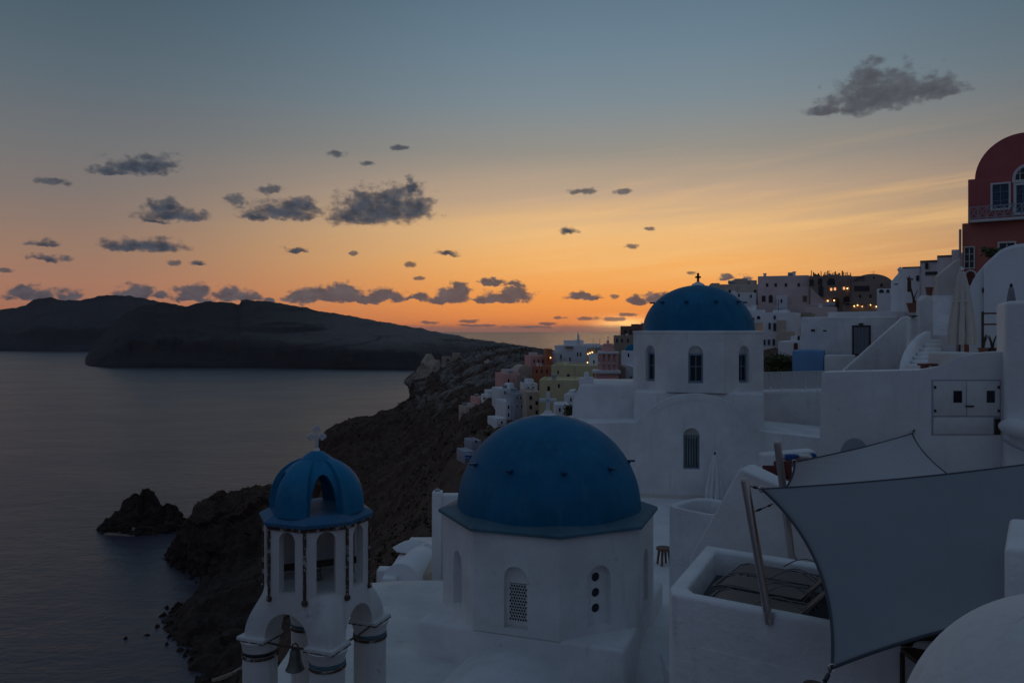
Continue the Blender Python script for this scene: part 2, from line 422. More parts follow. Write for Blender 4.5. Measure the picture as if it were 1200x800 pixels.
# ------------------------------------------------------------------ hillside
RIBS = [
 (-40, [(-110,-8),(-92,0),(-70,20),(-48,42),(-30,58),(-18,70),(-10,79),(0,86),(10,91),(30,95),(90,99)]),
 (5,   [(-110,-8),(-95,0),(-70,20),(-46,43),(-30,58),(-18,70),(-10,79),(0,86),(9,90),(24,94),(90,98)]),
 (25,  [(-110,-8),(-95,0),(-70,20),(-45,42),(-30,57),(-17,70),(-9,79),(2,86),(10,90),(20,95),(90,99)]),
 (60,  [(-107,-8),(-92,0),(-68,19),(-45,40),(-29,56),(-16,70),(-7,83),(4,87),(15,91),(27,98),(95,101)]),
 (100, [(-104,-8),(-90,0),(-68,18),(-46,38),(-29,55),(-16,70),(-7,83.2),(6,86.3),(18,92),(34,99),(105,102)]),
 (160, [(-100,-8),(-82,0),(-66,16),(-45,38),(-28,55),(-17,69.5),(-6,81.6),(6,83.8),(17,89),(37,96),(120,101)]),
 (227, [(-103,-8),(-87,0),(-70,12),(-54,26),(-37,44),(-23,65),(-11,80.5),(6,86),(21,90),(46,93),(140,94)]),
 (268, [(-133,-8),(-117,0),(-97,11),(-72,27),(-46,45),(-24,63),(-9,79),(9,87),(24,90),(50,90),(140,88)]),
 (310, [(-138,-8),(-121,0),(-107,9),(-92,21),(-76,34),(-58,50),(-38,64),(-24,76),(0,88),(28,88),(140,78)]),
 (335, [(-154,-8),(-141,0),(-131,20),(-108,30),(-84,35),(-79,54),(-45,68),(-41,79.5),(-4,92.5),(28,87),(140,68)]),
 (352, [(-164,-8),(-150,1),(-134,24),(-110,30),(-87,36),(-80,54),(-46,68),(-42,80),(-3,93),(26,86),(140,64)]),
 (385, [(-168,-8),(-152,-1),(-130,8),(-112,16),(-92,26),(-74,40),(-50,56),(-34,70),(0,84),(25,76),(130,50)]),
 (440, [(-130,-9),(-108,-2),(-92,6),(-76,16),(-60,27),(-45,38),(-30,48),(-8,56),(16,56),(44,46),(120,26)]),
 (540, [(-100,-10),(-80,-10),(-60,-9),(-44,-8),(-30,-6),(-18,-4),(-4,-3),(8,-3),(30,-4),(60,-6),(110,-10)]),
]
def cr(p0, p1, p2, p3, u):
    return .5*((2*p1) + (-p0+p2)*u + (2*p0-5*p1+4*p2-p3)*u*u + (-p0+3*p1-3*p2+p3)*u*u*u)
def spline(vals, u):
    n = len(vals)-1; i = min(int(u), n-1); f = u-i
    return cr(vals[max(i-1,0)], vals[i], vals[i+1], vals[min(i+2,n)], f)
NI, NJ = 330, 250
cols = [[Vector((x, y, z)) for (x, z) in r] for y, r in RIBS]
def fbm(p, sc_, oct_=5): return noise.fractal(p*sc_, 1.0, 2.1, oct_)
def hill_base(u, w):
    row = [spline([c[k] for c in cols], u) for k in range(11)]
    return spline(row, w)
# denser rows where the picture shows the slope and the headland
us = []
for i in range(NI+1):
    us.append((len(cols)-1)*i/NI)
gridv = []
for i, u in enumerate(us):
    row = [spline([c[k] for c in cols], u) for k in range(11)]
    line = []
    for j in range(NJ+1):
        w = 10*(j/NJ)**1.0
        line.append(spline(row, w))
    gridv.append(line)
hs = MB(); pts = []; pale = []
for i in range(NI+1):
    for j in range(NJ+1):
        p = gridv[i][j]; w = 10*j/NJ
        du = gridv[min(i+1,NI)][j] - gridv[max(i-1,0)][j]; dw = gridv[i][min(j+1,NJ)] - gridv[i][max(j-1,0)]
        n = dw.cross(du); n = n.normalized() if n.length > 1e-6 else Vector((0,0,1))
        if n.z < 0: n = -n
        rock = min(1, max(0, (7.2-w)/1.2))
        if p.y > 300: rock = max(rock, .55)
        far = min(1, max(0, (p.y-60)/120))
        a = fbm(p, 1/26., 6)*3.4 + (1-abs(fbm(p+Vector((9,3,1)), 1/11., 5)))*2.6 - 1.6
        b = (1-abs(fbm(p+Vector((31,7,5)), 1/4.2, 5)))*1.0 - .55
        shore = max(0, 1-abs(p.z-4)/14.)
        blk = noise.cell_vector(p*.22).x*1.5 + noise.cell_vector(p*.5).y*.7 - 1.1
        head = min(1, max(0, (p.y-300)/20))*min(1, max(0, (48-p.z)/8))*min(1, max(0, p.z/3)); wp = p + Vector((fbm(p,.09,3),fbm(p+Vector((5,5,5)),.09,3),0))*3.5
        d = rock*(a*(.35+.65*far) + b*(.5+1.3*shore) + blk*shore*1.3 + head*(noise.cell_vector(wp*.105).x*5.2 + noise.cell_vector(wp*.23).y*2.2 - 3.4)) + (1-rock)*fbm(p, 1/8., 4)*.3
        q = p + n*d*(.8 if p.z > -3 else .2)
        # gullies run down the slope
        g = abs(fbm(Vector((p.y*.045 + 4, w*.25, 2.)), 1., 4))
        q.z -= rock*max(0, .35-g)*7*min(1, max(0, p.z/14))*min(1,far+.2)
        pts.append(q)
        pl = 0
        if p.y > 270 and p.z > 54: pl = min(1, max(0, p.z-64)/9)*min(1, (p.y-270)/30)
        pale.append(pl)
fs = [(i*(NJ+1)+j, (i+1)*(NJ+1)+j, (i+1)*(NJ+1)+j+1, i*(NJ+1)+j+1) for i in range(NI) for j in range(NJ)]
hs.add(pts, fs, False)
def rock_material():
    m = bpy.data.materials.new('caldera_rock'); t = NT(nodes(m)); p = t.pos()
    at = t.n('ShaderNodeAttribute', attribute_name='pale').outputs['Fac']
    a = t.noise(p, .055, 7, .62); b = t.noise(p, .4, 7, .66); c = t.noise(scaled(t, p, 1, 1, 3.2), .16, 6, .6, .6)
    col = t.mix(t.sstep(b, .3, .72), (.048,.023,.0125), (.108,.060,.037))
    col = t.mix(t.math('MULTIPLY', t.sstep(a, .48, .66), .6), col, (.080,.040,.026))
    col = t.mix(t.math('MULTIPLY', t.sstep(c, .56, .7), .4), col, (.10,.072,.053))
    pr = t.mix(t.sstep(b, .32, .7), (.10,.085,.074), (.30,.265,.235))
    col = t.mix(t.math('MULTIPLY', t.math('MULTIPLY', at, .85), t.sstep(t.noise(p, .11, 6, .6), .42, .56)), col, pr)
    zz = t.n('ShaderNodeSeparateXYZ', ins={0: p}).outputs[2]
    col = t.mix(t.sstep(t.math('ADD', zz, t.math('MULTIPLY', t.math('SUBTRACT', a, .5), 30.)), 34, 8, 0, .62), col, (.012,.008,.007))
    h = t.math('ADD', t.math('MULTIPLY', b, 1.2), t.math('MULTIPLY', t.noise(p, 2.2, 6, .7), .4))
    t.out(col, .95, t.bump(h, .8, .5))
    return m
M['rock'] = rock_material()
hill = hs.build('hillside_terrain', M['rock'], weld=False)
atr = hill.data.attributes.new('pale', 'FLOAT', 'POINT'); atr.data.foreach_set('value', pale)
tag(hill, kind='structure')

# rock islet and a few boulders standing in the sea
def rock_blob(mb, c, rx, ry, h, seed, seg=72, rows=34, power=.8, rough=.42):
    rings = []; off = Vector((seed*3.1, seed*7.7, seed*1.3))
    for i in range(rows+1):
        q = i/rows; ring = []
        for k in range(seg):
            a = 2*pi*k/seg
            rr = (1-q**power)
            d = Vector((cos(a), sin(a), q*1.5))
            n1 = noise.fractal(d*1.7+off, 1, 2, 5); n2 = 1-abs(noise.fractal(d*4.3+off, 1, 2, 5))
            k2 = 1 + rough*n1 + .22*(n2-.6)
            zz = -1.5 + (h+1.5)*q*(1+.38*n1*(.3+q)) + .08*h*(n2-.6)
            ring.append(Vector(c) + Vector((rx*rr*k2*cos(a), ry*rr*k2*sin(a), zz)))
        rings.append(ring)
    mb.loft(rings, True, False, True, False)
isl = MB(); c0 = P(170, 620, 398); c0.z = 0
rock_blob(isl, c0 + V(-2,2,0), 15.5, 13, 15.5, 17, 96, 44, 2.4, .30)
rock_blob(isl, c0 + V(10,1,0), 14, 10, 10.5, 5, 72, 30, 1.5, .34)
rock_blob(isl, c0 + V(-10,-1,0), 12, 9, 9, 8, 72, 30, 1.5, .34)
rock_blob(isl, c0 + V(19,2,0), 6, 5, 4, 9, 48, 20)
rock_blob(isl, c0 + V(-19.5,0,0), 5.5, 5, 4.5, 11, 48, 20)
tag(isl.build('rock_islet_terrain', M['rock']), kind='structure')
q = MB(); b0 = P(143, 622, 388); b0.z = 0
q.extr([b0+V(-8,-2,.8), b0+V(8,-4,.8), b0+V(9,1,.8), b0+V(-7,3,.8)], (0,0,-2.2))
q.box(b0.x-1.5, b0.x+4.5, b0.y-1.2, b0.y+2.4, .8, 2.3)
rk = thing('landing_quay', 'small pale landing quay with a low hut at the foot of the dark rock islet', 'quay', b0)
q.build('platform', M['darkstone'], rk, .15)
h2 = MB(); h2.box(b0.x+4, b0.x+6.6, b0.y-1.5, b0.y+.6, 0, 3.2); h2.extr([b0+V(3.9,-1.6,3.2), b0+V(6.7,-1.6,3.2), b0+V(5.3,-1.6,4.0)], (0,2.3,0))
h2.build('hut', M['tan'], rk, .1)
for (px, py, rr) in ((229,598,1.0),(147,744,.7),(172,740,.8)):
    D = CZ*F/(py-HY+4); c = P(px, py, D); c.z = 0
    b = MB(); rock_blob(b, (0,0,0), rr*1.6, rr, rr*.5, px, 24, 12, 4.5, .2)
    o = b.build('sea_boulder', M['rock']); o.location = c
    tag(o, {229: 'small dark rock in the water between the islet and the promontory', 147: 'tiny round dark rock alone in open water off the shore',
            172: 'tiny flat dark rock in open water close to the rocky shore'}[px], 'rock', 'small rocks breaking the water')
sr = MB()
for i in range(260):
    u = random.uniform(4.5, 10.2); p = hill_base(u, 1.0 + random.uniform(-.12, .30))
    if p.z < -2.5: continue
    r = random.uniform(.5, 2.2)
    rock_blob(sr, (p.x+random.uniform(-3,2), p.y, max(-.3, p.z-1)), r, r*.8, r*random.uniform(.35,.75), i, 12, 6, 2.6, .25)
tag(sr.build('shore_rubble', M['rock'], weld=False), kind='stuff', label='dark broken rubble along the foot of the cliffs', cat='rubble')

# dry scrub on the slope
rng = random.Random(4); sb = MB()
sv, sf = [], []
tv = hill.data.vertices
cnt = 0
while cnt < 8000:
    i = rng.randrange(int(NI*.22), int(NI*.86)); j = rng.randrange(int(NJ*.16), int(NJ*.86))
    p = tv[i*(NJ+1)+j].co
    if p.z < 9: continue
    if noise.fractal(p*.05, 1, 2, 4) + rng.uniform(-.35,.35) < -.28: continue
    cnt += 1
    S = rng.uniform(.25, .85)*(1 if p.y > 90 else .7)
    for k in range(9):
        d = Vector((rng.gauss(0,1), rng.gauss(0,1), rng.gauss(.4,.8))).normalized()
        c = p + d*S*rng.uniform(.25, .9); c.z += S*.25
        a = Vector((rng.gauss(0,1), rng.gauss(0,1), rng.gauss(0,1))).normalized(); b = d.cross(a)
        if b.length < .1: continue
        b.normalize(); l = S*rng.uniform(.25,.5)
        o = len(sv); sv += [c-a*l, c+b*l*.7, c+a*l, c-b*l*.7]; sf.append((o,o+1,o+2,o+3))
sb.add(sv, sf)
tag(sb.build('hillside_scrub', M['leafB'], weld=False), kind='stuff', label='low dry scrub covering the dark hillside', cat='scrub')

# ------------------------------------------------------------------ far islands
def island(name, shore, ridge, D0, D1, seed, matname, steep=.33):
    xs0, xs1 = shore[0][0], shore[-1][0]
    NX, NY = 420, 60
    def interp(tab, x):
        if x <= tab[0][0]: return tab[0][1]
        for (a, b), (c, d) in zip(tab, tab[1:]):
            if x <= c: return b + (d-b)*(x-a)/(c-a)
        return tab[-1][1]
    pts = []
    for i in range(NX+1):
        px = xs0 + (xs1-xs0)*i/NX
        ds = CZ*F/(interp(shore, px)-HY)                   # shoreline distance
        dr = ds + D1
        ry = interp(ridge, px) + noise.fractal(Vector((px*.09, seed, 0)), 1, 2, 5)*1.3
        zr = CZ + (HY-ry)/F*dr
        xu = (px-600)/F
        for j in range(NY+1):
            q = j/NY
            D = ds + (dr-ds)*q*1.0 if q <= .8 else ds + (dr-ds)*.8 + (D1*1.2)*(q-.8)/.2
            qq = min(1, q/.8)
            gul = noise.fractal(Vector((px*.055, q*1.2, seed)), 1, 2, 6)
            f = steep*min(1, qq/.2)**.95 + (1-steep)*(max(0, qq-.10)/.9)**1.1
            z = zr*f*(1 + .20*gul*(1-qq)*min(1, qq*5)) + 5*(noise.fractal(Vector((px*.16, q*9, seed+4)), 1, 2, 5))*min(1, qq*4)*(1-qq*.85)
            if q > .8: z = zr*(1-((q-.8)/.2)**1.5) - 6*((q-.8)/.2)
            Dd = D + 45*gul*min(1,qq*6)*(1-qq) if q <= .8 else D
            if j == 0: z = -5
            pts.append(Vector((xu*Dd, Dd, z)))
    fs = [(i*(NY+1)+j, (i+1)*(NY+1)+j, (i+1)*(NY+1)+j+1, i*(NY+1)+j+1) for i in range(NX) for j in range(NY)]
    mb = MB(); mb.add(pts, fs, True)
    o = mb.build(name, M[matname], weld=False)
    return tag(o, kind='structure')
def far_rock(name, dark, light, amt):
    m = bpy.data.materials.new(name); t = NT(nodes(m)); p = t.pos()
    a = t.noise(scaled(t, p, .0035, .0035, .012), 1., 8, .62, .5); b = t.noise(scaled(t, p, .0042, .0042, .03), 1., 8, .66, 1.2)
    sepz = t.n('ShaderNodeSeparateXYZ', ins={0: p})
    c = t.mix(t.sstep(a, .35, .68), dark, tuple(x*1.9 for x in dark))
    # pale pumice terraces on the eastern upper slopes
    east = t.math('MULTIPLY', t.sstep(sepz.outputs[0], -950, -300), t.sstep(sepz.outputs[2], 38, 75))
    c = t.mix(t.math('MULTIPLY', t.math('MULTIPLY', east, t.sstep(b, .36, .52)), amt), c, light)
    t.out(c, 1., t.bump(a, .8, 12.))
    return m
M['farrock'] = far_rock('island_rock', (.020,.0165,.018), (.20,.18,.17), .7)
M['farrock2'] = far_rock('distant_island_rock', (.022,.021,.025), (.1,.1,.1), .0)
island('near_island_hills', [(96,426),(104,429),(130,431),(300,431),(480,434),(560,434),(700,434)],
       [(96,428),(100,420),(104,412),(112,400),(122,389),(135,376),(150,366),(165,360),(180,358),(188,356),(205,358),(216,360),(232,356),(246,354),(262,355),(281,358),(282.5,352.5),(310,354),(340,358),(380,366),(420,372),(470,381),(520,390),(560,397),(600,402.5),(640,408),(670,413),(700,420)],
       0, 520, 2.3, 'farrock')
island('distant_island_hills', [(-160,410),(0,411),(80,412),(180,412),(330,412)],
       [(-160,372),(-60,368),(0,364),(20,361),(30,358),(38,354),(46,350.5),(60,350),(72,353),(90,353),(105,351),(118,348.5),(126,347),(145,348),(158,349),(170,351),(182,354),(200,357),(230,362),(330,380)],
       0, 900, 8.1, 'farrock2')
# ------------------------------------------------------------------ arches, drums, domes
def arch2(w, h, n=14, cu=0., z0=0.):
    r = w/2; pts = [(cu-r, z0), (cu+r, z0), (cu+r, z0+h-r)]
    pts += [(cu + r*cos(pi*k/n), z0+h-r + r*sin(pi*k/n)) for k in range(1, n)]
    return pts + [(cu-r, z0+h-r)]
def circ2(cu, cz, r, n=18):
    return [(cu + r*cos(2*pi*k/n), cz + r*sin(2*pi*k/n)) for k in range(n)]
def flat_tess(mb, loops, to3, mi=0):
    l3 = [[Vector((u, v, 0)) for u, v in l] for l in loops]
    tri = tessellate_polygon(l3); flat = [p for l in loops for p in l]
    mb.add([to3(u, v) for u, v in flat], [tuple(x) for x in tri], False, mi)
def strip(mb, loop, to3a, to3b, mi=0):
    n = len(loop)
    mb.add([to3a(u, v) for u, v in loop] + [to3b(u, v) for u, v in loop],
           [(i, (i+1) % n, (i+1) % n + n, i+n) for i in range(n)], False, mi)
def board(mb, O, U, N, loops, thick, mi=0):
    """a flat board with holes: outer loop first, in (along U, height) coordinates from O, front at O, back thick behind"""
    f = lambda u, v: O + U*u + Vector((0,0,v)); b = lambda u, v: f(u, v) - N*thick
    flat_tess(mb, loops, f, mi); flat_tess(mb, loops, b, mi)
    for l in loops: strip(mb, l, f, b, mi)
def dvec(th, a): return Vector((sin(R(th)-a), -cos(R(th)-a), 0))
def drum(mb, c, a, Ro, Ri, z0, z1, v0, holes, n=8):
    """octagonal wall; holes: face -> (loop in u centred on the face, depth or None for a through opening). Returns frames of the faces"""
    fr = []
    for k in range(n):
        t1, t2 = v0+45*k, v0+45*k+45
        p1, p2 = c + dvec(t1, a)*Ro, c + dvec(t2, a)*Ro
        p1.z = p2.z = 0
        U = (p2-p1).normalized(); L = (p2-p1).length; N = dvec((t1+t2)/2, a); th = (Ro-Ri)*cos(R(22.5)); Li = L*Ri/Ro
        mid = (p1+p2)/2
        f = lambda u, v, mid=mid, U=U: mid + U*u + Vector((0,0,v))
        def fd(d, f=f, N=N): return lambda u, v: f(u, v) - N*d
        out = [(-L/2, z0), (L/2, z0), (L/2, z1), (-L/2, z1)]; inn = [(-Li/2, z0), (Li/2, z0), (Li/2, z1), (-Li/2, z1)]
        h = holes.get(k)
        if h:
            loop, dep = h
            flat_tess(mb, [out, loop], f)
            if dep is None:
                flat_tess(mb, [inn, loop], fd(th)); strip(mb, loop, f, fd(th))
            else:
                flat_tess(mb, [loop], fd(dep)); strip(mb, loop, f, fd(dep)); flat_tess(mb, [inn], fd(th))
        else:
            flat_tess(mb, [out], f); flat_tess(mb, [inn], fd(th))
        fr.append((mid, U, N))
    return fr
def octa(c, a, r, z, v0, n=8):
    return [Vector((c.x, c.y, z)) + dvec(v0+360*k/n, a)*r for k in range(n)]

# ------------------------------------------------------------------ bell tower
TC = Vector(((371-600)/F*14.5, 14.5, 0)); ta = atan2(TC.x, TC.y); TV = -102
tower = thing('bell_tower', 'slim white open bell tower with a ribbed blue lantern dome and a stone cross', 'bell tower', (TC.x, TC.y, 92.6))
faces_t = {}   # faces 0..7 centred at -79.5, -34.5, 10.5, 55.5, 100.5 ...
mb = MB()
lp = arch2(.33, 1.08, 14, 0, 95.43)
fr = drum(mb, TC, ta, .95, .80, 95.30, 96.60, TV, {0:(lp,None),1:(lp,None),2:(lp,None),3:(lp,None),4:(lp,None)})
mb.build('belfry_wall', M['white_old'], tower, sharp=30)
# ledge
mb = MB()
rings = [octa(TC, ta, r, z, TV) for r, z in ((.5,96.60),(1.03,96.60),(1.04,96.66),(1.02,96.68),(.86,96.76),(.5,96.76))]
mb.loft(rings, True, True, True, False); mb.build('ledge', M['ledge2'], tower)
mb = MB(); mb.loft([octa(TC, ta, r, z, TV) for r, z in ((.90,96.53),(.985,96.53),(.985,96.598),(.90,96.598))], True, True, True, False)
mb.build('cornice', M['chipped'], tower)
# corner pipes: dark half round mouldings
for k in (0,1,2,3,4,5,6,7):
    p = Vector((TC.x, TC.y, 0)) + dvec(TV+45*k, ta)*.955
    mb = MB(); pts = [p+V(0,0,95.36+1.16*i/9) for i in range(10)]
    mb.tube(pts, [.030+.003*((i*7+k*3) % 3-1) for i in range(10)], 8)
    mb.lathe([(.012,95.27),(.05,95.29),(.058,95.33),(.045,95.37),(.012,95.39)], 10, p)
    mb.build('corner_moulding', M['chipped'], tower)
# lantern dome: four closed sectors, four open ones arched at the top
def lantern_r(z):  # profile of the shell, z from 0 to 1.12
    q = min(1, z/.95)
    return .85*sqrt(max(0, 1-q**2.75))
mb = MB(); zb = 96.74; sg = 26; rw = 26
for sec in range(8):
    th0 = TV + 45*sec
    solid = sec in (1, 3, 5, 7)
    zop = .70                                         # crown height of the open arches
    NSUB = 22
    for i in range(NSUB):
        ta0, ta1 = th0+45*i/NSUB, th0+45*(i+1)/NSUB
        def zmin(th):
            if solid: return 0.
            x = (th-(th0+22.5))/20.2
            if abs(x) >= 1: return 0.
            return zop*(1-abs(x)**2.6)**.55
        col = []
        for tt in (ta0, ta1):
            z0 = zmin(tt); o = []; n_ = []
            for j in range(rw+1):
                z = z0 + (.93-z0)*j/rw
                bul = (1.0 + .05*max(0,sin(pi*min(1,max(0,(tt-th0)/45))))**.6) if solid else .86
                o.append(Vector((TC.x, TC.y, zb+z)) + dvec(tt, ta)*max(.05, lantern_r(z)*bul))
                n_.append(Vector((TC.x, TC.y, zb+z-.04*(z/1.1))) + dvec(tt, ta)*max(.02, lantern_r(z)*bul-(.17 if solid else .05)))
            col.append((o, n_))
        mb.loft([col[0][0], col[1][0]], False); mb.loft([col[0][1], col[1][1]], False)
        mb.add([col[0][0][0], col[1][0][0], col[1][1][0], col[0][1][0]], [(0,1,2,3)])
        if i == 0: mb.loft(list(col[0]), False)
        if i == NSUB-1: mb.loft(list(col[1]), False)
mb.build('lantern_dome', M['blue2'], tower, sharp=38)
mb = MB(); mb.lathe([(.36,97.50),(.345,97.56),(.29,97.64),(.21,97.71),(.13,97.765),(.06,97.79),(.01,97.80)], 36, TC, False)
mb.build('dome_cap', M['blue2'], tower)
# cross with rounded trefoil ends
def fancy_cross(mb, c, h, arm, t, a, ball):
    u = dvec(90, a); n = dvec(0, a)
    mb.obox(c+V(0,0,h/2), u, n, V(0,0,1), t/2, t*.4, h/2)
    za = h*.62
    mb.obox(c+V(0,0,za), u, n, V(0,0,1), arm/2, t*.38, t/2)
    def disc(p, r):
        k = 14; ring = [p + u*(r*cos(2*pi*i/k)) + V(0,0,r*sin(2*pi*i/k)) - n*t*.45 for i in range(k)]
        mb.extr(ring, n*t*.9)
    if ball:
        for e, d in ((u*arm/2, u), (-u*arm/2, -u), (V(0,0,h-za), V(0,0,1))):
            b = c+V(0,0,za)+e; s_ = V(0,0,1) if abs(d.z) < .5 else u
            disc(b+d*ball*.7, ball*.75); disc(b+s_*ball*.75, ball*.62); disc(b-s_*ball*.75, ball*.62)
mb = MB(); cc = V(TC.x, TC.y, 97.765)
mb.lathe([(.07,0),(.06,.04),(.045,.07)], 12, cc); fancy_cross(mb, cc+V(0,0,.05), .37, .20, .062, ta-R(6), .052)
mb.build('cross', M['white_old'], tower, .008)
# arcaded stage under the belfry: octagon swelling to four corner piers, arches cut through
COLS = [10.5-90, 10.5, 100.5, 190.5]; RC = .99
def sq_r(th, half, rnd):   # square with corners on the column bearings, corners cut by a circle
    d = (th - 10.5 + 45) % 90 - 45
    return min(half/max(.2, sin(R(45+abs(d)))), rnd)
mb = MB(); rings = []
NS = 96
def oct_r(th, r):
    d = (th - TV) % 45 - 22.5
    return r*cos(R(22.5))/cos(R(d))
for i in range(15):
    q = i/14; z = 95.42 - .78*q; e = q**.62 if q < 1 else 1; e = sin(q*pi/2)**1.1
    rings.append([Vector((TC.x, TC.y, z)) + dvec(360*k/NS, ta)*((1-e)*oct_r(360*k/NS, .945) + e*sq_r(360*k/NS, .90, 1.26)) for k in range(NS)])
rings.append([p-V(0,0,.06) for p in rings[-1]])
mb.loft(rings, True, True, True, True)
arc = mb.build('arcade', M['white_old'], tower, sharp=42)
def cutter(build):
    m2 = MB(); build(m2); me_o = m2.build('cutter', M['white'], None); return me_o
def cut(ob, cutters):
    bpy.context.view_layer.update()
    for c in cutters:
        md = ob.modifiers.new('b', 'BOOLEAN'); md.operation = 'DIFFERENCE'; md.object = c; md.solver = 'EXACT'
        c.matrix_world = c.matrix_world
    par = ob.parent
    dg = bpy.context.evaluated_depsgraph_get()
    me = bpy.data.meshes.new_from_object(ob.evaluated_get(dg))
    ob.modifiers.clear(); old = ob.data; ob.data = me
    for c in cutters: bpy.data.objects.remove(c)
    bpy.data.meshes.remove(old)
    try: ob.data.set_sharp_from_angle(angle=R(40))
    except Exception: pass
def barrel_cut(c, d, r, L):
    def f(m):
        u = Vector((0,0,1)).cross(d); n = 32
        ring = [c + u*(r*cos(pi*k/n)) + V(0,0,r*sin(pi*k/n)) - d*L for k in range(n+1)] 
        ring += [c - u*r - V(0,0,1.2) - d*L, c + u*r - V(0,0,1.2) - d*L]
        m.extr(ring, d*2*L)
    return f
ac = V(TC.x, TC.y, 94.66)
cut(arc, [cutter(barrel_cut(ac, dvec(10.5-45, ta), .44, 3)), cutter(barrel_cut(ac+V(0,0,.003), dvec(10.5+45, ta), .437, 3)),
          cutter(lambda m: m.lathe([(.60,94.3),(.60,94.9),(.55,95.1),(.4,95.28),(.1,95.36)], 40, TC))])
for k, th in enumerate(COLS):
    p = Vector((TC.x, TC.y, 0)) + dvec(th, ta)*RC
    mb = MB(); mb.lathe([(.30,92.6),(.30,94.20),(.295,94.27)], 36, p)
    cl = mb.build('column', M['white_old'], tower)
    mb = MB(); mb.lathe([(.297,94.295),(.312,94.305),(.312,94.335),(.30,94.345)], 36, p, False); mb.build('band', M['slate'] if k else M['darkmetal'], cl)
    mb = MB(); mb.lathe([(.30,94.225),(.318,94.235),(.320,94.262),(.30,94.275)], 30, p, False); mb.build('chipped_ring', M['chipped'], cl)
    mb = MB(); mb.lathe([(.30,94.355),(.31,94.42),(.335,94.50),(.35,94.54)], 36, p)
    mb.build('capital', M['white_old'], cl)
    mb = MB(); u = dvec(th+45, ta); n = dvec(th-45, ta)
    mb.obox(p+V(0,0,94.588), u, n, V(0,0,1), .285, .285, .03); mb.build('abacus', M['white_old'], cl, .008)
    mb = MB(); mb.obox(p+V(0,0,94.549), u, n, V(0,0,1), .292, .292, .010); mb.build('abacus_edge', M['chipped'], cl, .004)
for k in range(4):
    a_, b_ = (Vector((TC.x, TC.y, 94.57)) + dvec(COLS[k], ta)*RC*.98 + dvec(COLS[k], ta)*.26, Vector((TC.x, TC.y, 94.57)) + dvec(COLS[(k+1) % 4], ta)*RC*.98 + dvec(COLS[(k+1) % 4], ta)*.26)
    mb = MB(); mb.tube([a_, (a_+b_)/2-V(0,0,.035), b_], .019, 6); mb.build('tie_rod', M['rusty'], tower)
mb = MB(); w = dvec(100, ta)
mb.obox(V(TC.x, TC.y, 95.72), w, dvec(10, ta), V(0,0,1), .74, .05, .05); mb.build('bell_beam', M['darkwood'], tower)
mb = MB(); rings = [octa(TC, ta, r, z, TV) for r, z in ((.1,95.29),(.93,95.29),(.93,95.302),(.1,95.302))]
mb.loft(rings, True, True, True, False); mb.build('belfry_floor', M['white_old'], tower)
mb = MB(); mb.loft([[Vector((TC.x, TC.y, z)) + dvec(10.5+90*k, ta)*r for k in range(4)] for r, z in ((2.1,86),(2.0,92.6))], True, True, True, False)
mb.build('plinth', M['white_old'], tower, .05)
# bells
def bell(name, label, p, r, h, group=None):
    b = thing(name, label, 'bell', p, group)
    mb = MB(); mb.lathe([(r*.10,0),(r*.42,-h*.02),(r*.52,-h*.10),(r*.58,-h*.35),(r*.68,-h*.62),(r*.86,-h*.85),(r,-h*.97),(r*.98,-h),(r*.88,-h*.98),(r*.6,-h*.55),(r*.48,-h*.12),(r*.1,-h*.08)], 32, p, False)
    mb.build('bell_body', M['bronze'], b)
    mb = MB(); mb.tube([p+V(-.05,0,0), p+V(-.045,0,.07), p+V(0,0,.10), p+V(.045,0,.07), p+V(.05,0,0)], .016, 8); mb.build('crown_loop', M['bronze'], b)
    mb = MB(); mb.tube([p-V(0,0,h*.2), p-V(0,0,h*1.02)], .010, 6); mb.lathe([(.004,-h*1.10),(.03,-h*1.05),(.03,-h*.98),(.008,-h*.94)], 12, p); mb.build('clapper', M['darkmetal'], b)
    mb = MB(); mb.tube([p-V(0,0,h*1.08), p-V(-.01,0,h*1.6), p-V(0,0.02,h*3.4)], .006, 6); mb.build('pull_rope', M['canvas'], b)
e0 = Vector((TC.x, TC.y, 0)) + dvec(10.5-45, ta)*.70 + dvec(10.5+45, ta)*(.04)
bell('church_bell', 'bronze bell hanging from the iron rod in the left arch of the bell tower', V(e0.x, e0.y, 94.44), .165, .36)
p = V(TC.x, TC.y, 95.60) + dvec(100, ta)*.02; bell('church_bell', 'small dark bell under the beam up inside the blue-domed belfry', p, .10, .14)

# ------------------------------------------------------------------ main church (large blue dome)
CC = Vector(((643-600)/F*20, 20, 0)); ca = atan2(CC.x, CC.y); CV = -85
church = thing('domed_church', 'white octagonal church with the largest blue dome, lattice window and white cross', 'church', (CC.x, CC.y, 90.0))
mb = MB()
lw = arch2(.56, 1.40, 18, 0, 93.32)
ln = arch2(.54, 1.32, 18, 0, 93.40)
fr = drum(mb, CC, ca, 2.66, 2.30, 93.18, 95.42, CV, {0:(ln,.20), 1:(lw,None), 2:(arch2(.60,1.36,18,0,93.36),.21), 3:(ln,.2), 5:(ln,.2), 7:(ln,.2)})
wall = mb.build('drum_wall', M['white'], church, sharp=30)
mb = MB(); mb.loft([octa(CC, ca, r, z, CV) for r, z in ((2.0,95.40),(2.66,95.41),(2.77,95.44),(2.77,95.505),(2.73,95.53),(2.36,95.62),(2.0,95.62))], True, True, True, False)
mb.build('ledge', M['slate'], church)
mb = MB(); mb.dome((CC.x, CC.y, 95.56), 2.30, 2.30, 128, 40); dm = mb.build('dome', M['blue'], church)
